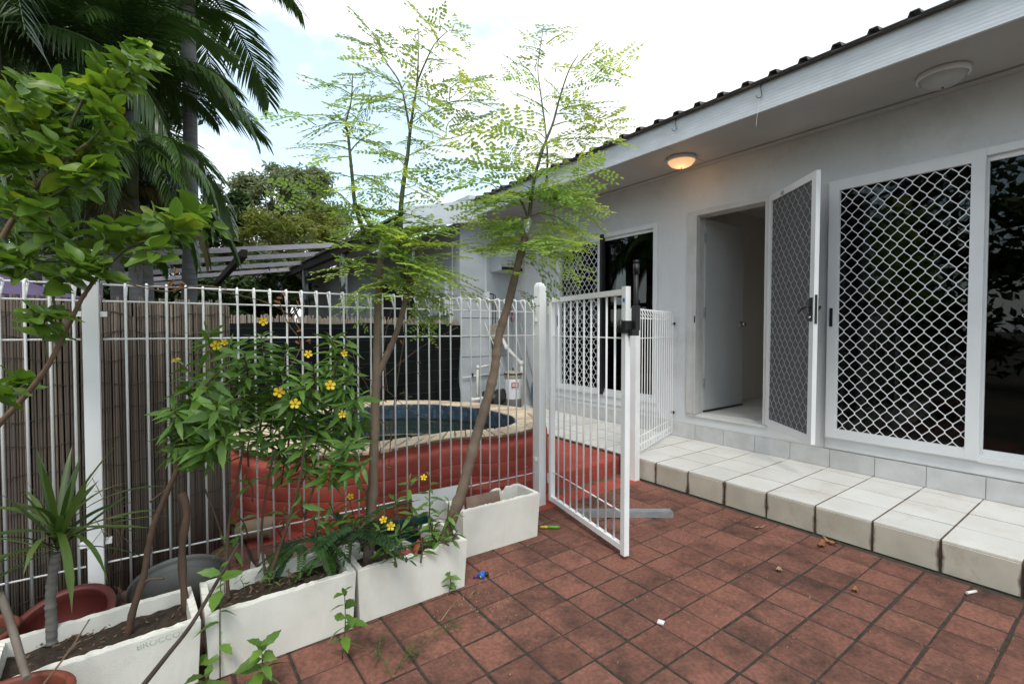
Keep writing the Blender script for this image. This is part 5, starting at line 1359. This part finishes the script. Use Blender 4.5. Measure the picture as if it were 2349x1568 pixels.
# ---- dark fern-like plant between box two and three
def pinnate(L, seed, m_='dark_pinnate_leaf'):
    rr=random.Random(seed); mb=MB(); N=10
    R=[Vector((L*i/N,0,-.28*L*(i/N)**2+.05*L*math.sin(math.pi*i/N))) for i in range(N+1)]
    mb.tube(R,[lerp(.003,.001,i/N) for i in range(N+1)],4,cap=False); t=.15
    while t<1:
        q=t*N;i=int(min(q,N-1));p=R[i].lerp(R[i+1],q-i)
        for sg in (-1,1): leaflet(mb,p,(.55,sg*.8,-.35+rr.uniform(-.1,.1)),(0,0,1),L*.23*(1-.45*t)*rr.uniform(.9,1.1),.016,.1)
        t+=.062
    leaflet(mb,R[-1],(1,0,-.6),(0,0,1),.05,.016)
    return mb.mesh('leaf',m_)
PN=[pinnate(.26,1),pinnate(.32,2),pinnate(.28,3)]; PY_=[pinnate(.20,4,'weed_leaf'),pinnate(.22,5,'weed_leaf')]
fn=thing('pinnate_plant',at(790,1260,2.2),'dark green plant with drooping feather leaves between second and third foam boxes','plant')
stem(fn,[(800,1300),(806,1240),(812,1195)],2.22,.007,.004,'green_stem','stem')
for k in range(12):
    a=2*math.pi*k/12+U(-.2,.2); p=at(808+U(-6,6),1195+U(0,60),2.2); d=Vector((math.cos(a),math.sin(a)-.25,U(.1,.75))).normalized()
    place('leaf',random.choice(PN),fn,basis(p,d,(0,0,1),U(.75,1.0),U(-.3,.3)))
yp=thing('yellowing_weed',at(700,1330,2.1),'yellow green weed hanging along the right end of the second foam box','weed')
for k in range(15):
    p=at(U(650,790),U(1215,1270),U(2.14,2.3)); d=Vector((U(-.5,.5),U(-.6,.3),U(-.6,.25))).normalized()
    place('leaf',random.choice(PY_),yp,basis(p,d,(0,0,1),U(.6,.95),U(-.4,.4)))
gc=thing('ground_seedlings',at(620,1360,2.1),'tiny green seedlings sprouting from the soil of the second foam box','seedlings')
for k in range(10):
    p=M2 @ Vector((U(-.24,.24),U(-.10,.11),.205)); shoot(gc,p,p+Vector((U(-.02,.02),U(-.02,.02),U(.03,.09))),5,.04,.0018,'green_stem',lo=.4)
# ---- seedlings at the foot of the boxes
def seedling(px,py,tx,ty,z,lab,n_,L=.075):
    b=on_z(px,py,z); d=(b-EYEP).dot(_F); t=thing('weed_seedling',b,lab,'seedling','leafy seedlings at the foot of the foam boxes')
    tip=at(tx,ty,d-.02); shoot(t,b,tip,n_,L,.0028,'green_stem',lo=.22,leaf=SLB); return t
seedling(785,1510,790,1355,0,'tall seedling in front of the joint between second and third foam boxes',14,.078)
seedling(600,1590,600,1475,0,'bushy seedling in front of the second foam box at the bottom edge',16,.08)
seedling(465,1610,468,1545,0,'seedling cut by the bottom edge, below the first foam box joint',9,.08)
seedling(1030,1365,1030,1318,0,'smallest seedling growing at the foot of the third foam box',9,.05)
seedling(505,1560,507,1300,.0,'thin leafy weed rising between the first and second foam boxes',10,.085)
# ---- fine grassy weed in the paver joints
gw=thing('joint_weed',on_z(930,1500,0),'wispy pale green weed growing out of the paver joints','weed')
rr=random.Random(4); mbw=[]
for (x0,y0,x1,y1) in ((905,1545,975,1455),(940,1520,1045,1420),(860,1530,880,1460),(900,1560,860,1500),(960,1500,920,1530),(1000,1470,1060,1440)):
    a,b=on_z(x0,y0,.005),on_z(x1,y1,.02); mb=MB(); S_=spline([a,a.lerp(b,.5)+Vector((0,0,.03)),b],10); mb.tube(S_,.0012,4,cap=False)
    for i in range(26):
        u=rr.uniform(.1,1)*9; k=min(int(u),8); p=S_[k].lerp(S_[k+1],u-k); d=Vector((rr.uniform(-1,1),rr.uniform(-1,1),rr.uniform(.1,.9)))
        leaflet(mb,p,d,(0,0,1),rr.uniform(.015,.03),.003,.05)
    mb.build('sprig','weed_leaf',gw)
# ---- cane plant (dracaena) in the first box
cp=thing('cane_plant',at(120,1480,1.9),'spiky cane plant with arching strap leaves in the first foam box','plant')
stem(cp,[(119,1475),(118,1420),(116,1370),(122,1310),(128,1268)],dz(119,1475,.205),.017,.014,'grey_cane','cane')
def strap(L,W,seed,droop):
    rr=random.Random(seed); vs=[];N=12
    for i in range(N+1):
        t=i/N; w=W*(.45+.75*math.sin(math.pi*min(1,t*.8+.12)))*(1 if t<.75 else (1-t)/.25*.95+.05)*.5
        x=L*(t-.18*droop*t*t*t); z=-droop*L*.75*t**2.2
        vs += [(x,w,z+.25*w),(x,0,z),(x,-w,z+.25*w)]
    fs=[]
    for i in range(N): a=i*3; fs += [(a,a+1,a+4,a+3),(a+1,a+2,a+5,a+4)]
    return MB().add(vs,fs,True).mesh('leaf','cane_leaf')
ST=[strap(.40,.021,1,.6),strap(.38,.022,2,.3),strap(.42,.020,3,.8),strap(.34,.019,4,.1),strap(.42,.021,5,.45)]
hub=at(132,1225,dz(119,1475,.205))
for k in range(40):
    a=k*2.4+U(-.2,.2); el=lerp(-.15,1.35,(k/39)**.9)
    d=Vector((math.cos(a)*math.cos(el),math.sin(a)*math.cos(el),math.sin(el)))
    m_=ST[3] if el>1.0 else random.choice(ST)
    place('leaf',m_,cp,basis(hub+Vector((0,0,U(-.06,.03))),d,(0,0,1),U(.72,1.05),U(-.3,.3)))
# ---- dry sticks and stakes in the first box
def stick(pts,d,r0,r1,m_,lab,name='dry_stick',cat='stick'):
    P=[at(x,y,d if not isinstance(d,(list,tuple)) else lerp(d[0],d[1],i/(len(pts)-1))) for i,(x,y) in enumerate(pts)]
    S_=spline(P,len(pts)*6); o=MB().tube(S_,[lerp(r0,r1,i/(len(S_)-1)) for i in range(len(S_))],7).build(name,m_); tag(o,lab,cat); return o
stick([(0,1360),(25,1430),(48,1510),(62,1555)],[1.52,1.36],.011,.010,'reed','bamboo stake leaning in the lower left pot','bamboo_stake','stake')
o=stick([(325,1575),(385,1500),(440,1430),(500,1330),(548,1245)],[1.42,1.98],.008,.006,'dark_branch','dark bare branch leaning across the first foam box up to the second','fallen_branch','branch')
stick([(232,1370),(250,1300),(275,1240),(285,1210)],2.3,.006,.004,'dry_twig','dry forked stick standing in the tilted red bowl')
stick([(100,1568),(160,1490),(205,1420)],[1.36,1.62],.003,.002,'dry_twig','thin straw leaning over the rim of the lower left pot')
rr=random.Random(3); tw=MB()
for k in range(26):
    x,y=rr.uniform(150,330),rr.uniform(1330,1420); d=rr.uniform(2.0,2.15); p=at(x,y,d); q=at(x+rr.uniform(-25,25),y+rr.uniform(15,60),d); tw.tube([p,p.lerp(q,.5)+Vector((rr.uniform(-.02,.02),0,0)),q],.0011,4)
for k in range(14):
    x,y=rr.uniform(210,290),rr.uniform(1080,1250); p=at(x,y,2.1); q=at(x+rr.uniform(-40,40),y+rr.uniform(-50,60),2.1); tw.tube([p,p.lerp(q,.5)+Vector((0,rr.uniform(-.03,.03),0)),q],.0014,4)
tag(tw.build('dry_tangle','dry_twig'),'tangle of fine dry stalks hanging over the first foam box','dry stalks',kind='stuff')
# dry vine on the fence
vn=thing('dry_vine',(1.2,2.84,1.0),'dead brown vine twining through the fence wires','vine')
rr=random.Random(9)
def vine(pts,dd=0.0,r=.0028):
    P=[]
    for (x,y) in pts:
        X=0.5
        q=on_y(x,y,2.84+dd); P.append(q)
    S_=spline(P,len(P)*7); MB().tube(S_,[r*(1+.2*math.sin(i)) for i in range(len(S_))],5).build('strand','dry_twig',vn)
for pts in ([(250,640),(330,655),(420,660),(500,668),(600,690),(660,720),(690,760)],[(290,650),(380,668),(450,655),(520,662)],[(640,690),(660,740),(690,790),(660,850)],[(880,680),(870,760),(885,860),(870,990),(880,1090),(870,1180)],[(900,700),(880,800),(890,900)],[(800,780),(830,860),(870,880),(940,940),(1000,970)],[(860,880),(960,800),(1050,750)],[(870,760),(930,720),(980,690)],[(800,840),(840,880),(858,950)],[(930,760),(915,850),(900,960),(890,1100)],[(760,870),(800,900),(850,930)]): vine(pts,rr.uniform(-.02,.03),rr.uniform(.0018,.0032))
mb=MB()
for k in range(30):
    x,y=rr.choice(((400,662),(690,770),(880,800),(870,960),(650,690),(960,800),(885,1050)));p=on_y(x+rr.gauss(0,14),y+rr.gauss(0,22),2.83); leaflet(mb,p,(rr.uniform(-1,1),rr.uniform(-.5,.5),rr.uniform(-1,.2)),(rr.uniform(-1,1),-1,.3),.035,.014,.4)
mb.build('dead_leaves','dry_leaf',vn)
# small creepers behind the pool and on the step
for (x,y,z,lab,nn) in ((965,915,.2,'green weed growing behind the pool coping by the black cloth',7),(1182,1080,.16,'tuft of weed at the joint of the red step and the pool wall',4)):
    p=on_z(x,y,z if z<.2 else .5); p=Vector((p.x,p.y+ (.25 if z>=.2 else 0),z)); t=thing('weed_tuft',p,lab,'weed')
    for k in range(nn): shoot(t,p,p+Vector((U(-.12,.12),U(-.05,.05),U(.1,.42) if z>=.2 else U(.02,.05))),7 if z>=.2 else 4,.085 if z>=.2 else .035,.003,'green_stem',lo=.2)

# ---- citrus in the left foreground
def broad(seed,W=.52):
    rr=random.Random(seed); vs=[];N=8
    for i in range(N+1):
        t=i/N; w=W*(math.sin(math.pi*min(.97,t**.80)))**.75*.5 if i else .015
        z=-.16*t*t+.05*math.sin(t*4+seed)
        vs += [(t,w,z+.10*math.sin(i*1.1+seed)*.3+.35*w),(t,w*.5,z+.12*w),(t,0,z),(t,-w*.5,z+.12*w),(t,-w,z+.10*math.cos(i*1.2+seed)*.3+.35*w)]
    fs=[]
    for i in range(N):
        for k in range(4): a=i*5+k; fs.append((a,a+1,a+6,a+5))
    return MB().add(vs,fs,True).mesh('leaf','citrus_leaf')
BL=[broad(1,.62),broad(2,.56),broad(3,.66),broad(4,.52)]
ct=thing('citrus_tree',(-.75,1.75,0),'citrus bush with broad glossy lime leaves in the left foreground','tree')
dC=1.62
for pts,r0,r1 in (([(-60,1040),(0,970),(60,905),(112,835),(150,760),(185,690),(215,645)],.010,.006),([(215,645),(262,595),(300,565),(360,545),(440,515)],.006,.003),([(-40,640),(14,531),(44,484),(85,426),(130,380),(200,330)],.010,.005),([(85,426),(60,370),(20,300),(0,260)],.006,.003),([(130,380),(150,320),(180,250),(215,205),(290,170),(340,140)],.006,.003),([(-30,420),(30,400),(105,300),(130,240)],.006,.003),([(150,760),(125,700),(120,650)],.005,.003),([(-40,930),(20,905),(60,880)],.004,.003),([(112,835),(95,760),(90,720)],.003,.002),([(200,330),(240,290),(265,262)],.004,.003),([(44,484),(140,440),(200,390)],.005,.003),([(-20,560),(60,590),(120,600),(180,590)],.005,.003)):
    stem(ct,pts,dC,r0,r1,'green_stem' if r0<.007 else 'dry_twig','branch')
CL=[(335,130,11),(285,175,9),(240,205,9),(150,215,9),(118,235,8),(20,240,9),(250,255,9),(262,300,9),(95,290,8),(30,310,9),(135,330,9),(75,370,9),(15,395,8),(205,385,9),(150,400,8),(90,440,9),(20,470,9),(60,505,8),(170,440,8),(215,400,7),(405,505,10),(450,488,9),(350,520,9),(335,565,8),(120,640,12),(185,600,9),(60,590,9),(150,560,8),(235,560,9),(85,735,7),(105,765,5),(45,885,7),(10,905,6),(10,600,8),(225,600,7),(190,350,8),(60,240,7),(10,350,8),(300,140,7),(170,620,7)]
for (x,y,n_) in [(x,y,n_+3) for x,y,n_ in CL]+[(x+U(-40,40),y+U(-40,40),n_) for x,y,n_ in CL]+[(x+U(-45,30),y+U(-45,45),n_) for x,y,n_ in CL if y<620]:
    dd=dC+U(-.18,.24); c=at(x,y,dd); ax=Vector((U(-.3,.8),U(-.5,.3),U(.2,1))).normalized()
    a=U(0,6)
    for k in range(n_):
        a+=2.4; s_=ax.orthogonal().normalized(); q=ax.cross(s_)
        d=(s_*math.cos(a)+q*math.sin(a)+ax*U(-.1,.8)).normalized()
        put_leaf(ct,random.choice(BL),basis(c+ax*U(-.03,.03),d,ax+Vector((0,0,.6)),U(.055,.088),U(-.7,.7)))

# ================================================================== PALMS AND BACKGROUND TREES
def palm_frond(L, seed, m_='palm_leaf', droop=.55, leaf=.55, hang=.6):
    rr=random.Random(seed); mb=MB(); N=20
    R=[]
    for i in range(N+1):
        t=i/N; R.append(Vector((L*(t-.22*droop*t**3),.05*L*math.sin(t*2+seed)*.3, L*(.16*math.sin(math.pi*t*.55)-droop*.62*t**2.3))))
    mb.tube(R,[lerp(.022,.004,i/N) for i in range(N+1)],5,cap=False)
    t=.14
    while t<1.0:
        q=t*N;i=int(min(q,N-1));p=R[i].lerp(R[i+1],q-i); ax=(R[i+1]-R[i]).normalized(); side=Vector((0,1,0)); up=ax.cross(side)*-1
        for sg in (-1,1):
            l_=leaf*(.45+.75*math.sin(math.pi*min(1,t*.82+.12)))*rr.uniform(.85,1.1); w=.036*rr.uniform(.8,1.2)
            f=lerp(.35,1.0,t); d=(ax*(.45+.5*t)+side*sg*(1.05-.45*t)+Vector((0,0,rr.uniform(-.25,.12)))).normalized()
            P=[p]; dd=d.copy()
            for k in range(3):
                dd=(dd+Vector((0,0,-hang*(.25+.25*k)*rr.uniform(.6,1.3)))).normalized(); P.append(P[-1]+dd*l_/3)
            s_=d.cross(Vector((0,0,1))); s_=s_.normalized() if s_.length>1e-3 else Vector((0,1,0))
            s_=(s_+Vector((0,0,rr.uniform(-.5,.5)))).normalized()
            vs=[]
            for k,ww in enumerate((.5,1,.8,.08)): vs += [P[k]+s_*w*ww*.5,P[k]-s_*w*ww*.5]
            mb.add(vs,[(0,1,3,2),(2,3,5,4),(4,5,7,6)],True)
        t+=.0165
    return mb.mesh('frond',m_)
PF=[palm_frond(2.5,1,droop=.7),palm_frond(2.7,2,droop=.95,hang=.8),palm_frond(2.4,3,droop=.5,hang=.5),palm_frond(2.6,4,droop=1.2,hang=.9)]
PFB=palm_frond(2.2,5,'palm_leaf_brown',1.2,.5,1.0)
def palm(base, top, fr, lab, r0=.12, r1=.09, shaft=True):
    t=thing('palm_tree',base,lab,'palm tree','palms beyond the fence')
    b,tp=Vector(base),Vector(top); S_=spline([b,b.lerp(tp,.5)+Vector((.05,0,0)),tp],16)
    MB().tube(S_,[lerp(r0,r1,i/15)*(1+.03*(i%2)) for i in range(16)],12).build('trunk','palm_trunk',t)
    MB().tube([tp,tp+Vector((0,0,.4)),tp+Vector((0,0,.75))],[r1*1.05,r1*1.1,r1*.45],12).build('crownshaft','green_stem',t)
    for (az,el,k,s_) in fr:
        d=Vector((math.cos(az)*math.cos(el),math.sin(az)*math.cos(el),math.sin(el)))
        place('frond',(PF+[PFB])[k],t,basis(tp+Vector((0,0,.6)),d,(0,0,1),s_,U(-.25,.25)))
    return t
rr=random.Random(17)
def ring_fr(n_,els,s0,s1,ks=(0,1,2,3)): return [(2*math.pi*k/n_+rr.uniform(-.2,.2),rr.choice(els)+rr.uniform(-.12,.12),rr.choice(ks),rr.uniform(s0,s1)) for k in range(n_)]
p=at(415,400,7.0); c=at(430,-75,7.0); palm((p.x,p.y,0),(c.x,c.y,c.z-.6),ring_fr(15,(.1,.4,.7,-.15),.95,1.2),'tall grey trunked palm whose drooping fronds hang in from the top edge',.105,.085)
p=at(-40,300,5.2); c=at(-25,60,5.2); palm((p.x,p.y,0),(c.x,c.y,c.z-.6),ring_fr(17,(.0,.3,.55,.8),.85,1.1),'palm at the left edge with fronds arching to the right',.10,.08)
p=at(190,500,7.4); c=at(200,210,7.4); palm((p.x,p.y,0),(c.x,c.y,c.z-.6),ring_fr(18,(-.2,.1,.4,.8),.9,1.15),'palm in the middle of the left thicket, its fronds hiding its trunk',.10,.08)
p=at(255,600,5.6); c=at(260,430,5.6); palm((p.x,p.y,0),(c.x,c.y,c.z-.6),ring_fr(12,(-.25,.0,.25,.6),.48,.62,(0,1,3,4)),'low palm with browning frond tips above the reed screen',.08,.07)
p=at(335,600,6.0); c=at(300,150,6.0); palm((p.x,p.y,0),(c.x,c.y,c.z-.6),ring_fr(20,(-.3,-.05,.2,.5,.8),.50,.66),'palm in front of the tall grey trunk, its drooping fronds covering that trunk',.085,.07)
p=at(290,600,5.4); c=at(300,335,5.4); palm((p.x,p.y,0),(c.x,c.y,c.z-.6),ring_fr(22,(-.5,-.3,-.1,.15,.5),.40,.50,(0,1,3)),'short palm low in the left thicket with fronds hanging close round its trunk',.07,.06)
p=at(60,640,6.2); c=at(70,430,6.2); palm((p.x,p.y,0),(c.x,c.y,c.z-.6),ring_fr(13,(-.1,.2,.5,.8),.7,.95),'low palm at the far left behind the citrus leaves',.08,.07)

def crown(clumps, n_, size, seed, m_, parent, name='crown', flat=.5):
    rr=random.Random(seed); mb=MB(); tot=sum(c[1]**2 for c in clumps)
    for (c,r,*sq) in clumps:
        k=int(n_*r*r/tot)
        for _ in range(k):
            v=Vector((rr.gauss(0,1),rr.gauss(0,1),rr.gauss(0,1))).normalized()*r*abs(rr.gauss(.55,.38))
            v.z*=.75; p=Vector(c)+v
            d=Vector((rr.uniform(-1,1),rr.uniform(-1,1),rr.uniform(-.9,.5))).normalized(); s_=d.cross(Vector((rr.uniform(-1,1),rr.uniform(-1,1),rr.uniform(-1,1))))
            if s_.length<.05: continue
            s_.normalize(); l_=size*rr.uniform(.6,1.4); w=l_*flat
            mb.add([p-d*l_*.5,p+s_*w*.5,p+d*l_*.5,p-s_*w*.5],[(0,1,2,3)])
    return mb.build(name,m_,parent)
def bg_tree(px,py0,py1,d,wpx,m_,tm,lab,seed,n_=9000,size=.20,flat=.35,ncl=16,trunk=True):
    ncl=int(ncl*2.2); n_=int(n_*1.3)
    """tree whose crown spans photo rows py0..py1 round column px at depth d"""
    rr=random.Random(seed); base=at(px,760,d); base.z=0
    t=thing('tree',base,lab,'tree','trees beyond the pergola')
    sc=d/FPX; zc0=at(px,py1,d).z; zc1=at(px,py0,d).z
    top=at(px,py0,d); tr=spline([base,base.lerp(top,.5)+Vector((.15,0,0)),Vector((top.x,top.y,lerp(zc0,zc1,.8)))],12)
    MB().tube(tr,[lerp(.16,.03,i/11)*(d/18) for i in range(12)],8).build('trunk',tm,t)
    cl=[]
    for k in range(ncl):
        u=rr.random(); z=lerp(zc0,zc1,u); wr=wpx*sc*.5*(1.0 if u<.6 else lerp(1,.45,(u-.6)/.4))
        a=rr.uniform(0,6.28); q=rr.random()**.5*wr
        c=Vector((base.x+q*math.cos(a),base.y+q*math.sin(a)*.8,z)); r=wpx*sc*rr.uniform(.09,.17)
        cl.append((c,r))
        s0=tr[min(11,int(u*9)+1)]; MB().tube([s0,s0.lerp(c,.6)+Vector((0,0,-.1)),c],[.035*d/18,.022*d/18,.008],5).build('limb',tm,t)
    crown(cl,n_,size,seed,m_,t,flat=flat)
    return t
bg_tree(620,392,610,19,190,'far_leaf_olive','pale_trunk','grey green gum tree, tallest of those above the pergola',1,11000,.24,.3,20)
bg_tree(715,398,600,21,190,'far_leaf_olive','pale_trunk','pale trunked gum tree right of the tallest one, half hidden by feathery leaves',2,12000,.24,.3,16)
bg_tree(520,430,640,16,120,'far_leaf_dark','dark_timber','dark green tree left of the tallest gum, touching the palm fronds',3,8000,.22,.5,16)
bg_tree(640,500,690,15,190,'far_leaf_yellow','dry_twig','yellow green bamboo like tree just above the pergola slats',4,11000,.20,.22,18)
bg_tree(740,470,660,17,130,'far_leaf_yellow','dry_twig','yellowish tree behind the end of the dark verandah beam',5,7000,.2,.25,14)
bg_tree(430,540,720,13,150,'far_leaf_dark','dark_timber','dark leafy tree behind the pergola slats at the reed end',6,8000,.2,.45,14)
bg_tree(590,600,740,12,220,'far_leaf_dark','dark_timber','low dark shrubby tree below the pergola slats',7,10000,.17,.4,16)
bg_tree(250,330,720,11,330,'far_leaf_dark','dark_timber','dense dark tree filling the gaps behind the palms',8,15000,.2,.5,24)
bg_tree(30,60,720,11,330,'far_leaf_dark','dark_timber','dense dark tree behind the palm at the left edge',9,24000,.2,.5,26)
bg_tree(230,-60,420,12,360,'far_leaf_dark','dark_timber','tall dark tree rising out of the top edge behind the palms',10,22000,.22,.5,20)
bg_tree(880,560,700,20,150,'far_leaf_olive','pale_trunk','olive tree behind the far wing, seen through the verandah posts',11,5000,.22,.4,12)

# the garden behind the camera, which the glass doors reflect
rr=random.Random(40); cl=[((-7.5+rr.uniform(-1,1),-9+18*k/34,rr.uniform(.6,5.2)),rr.uniform(.8,1.4)) for k in range(35) for _ in range(2)]
o=crown(cl,26000,.26,41,'far_leaf_dark',None,'garden_hedge',.5); tag(o,'dark garden foliage beyond the yard that shows reflected in the glass doors','hedge',kind='stuff')
for (tn_,mm),mb in OVER.items():
    o=mb.build('leaf_mass',mm,bpy.data.objects[tn_]); o['kind']='stuff'
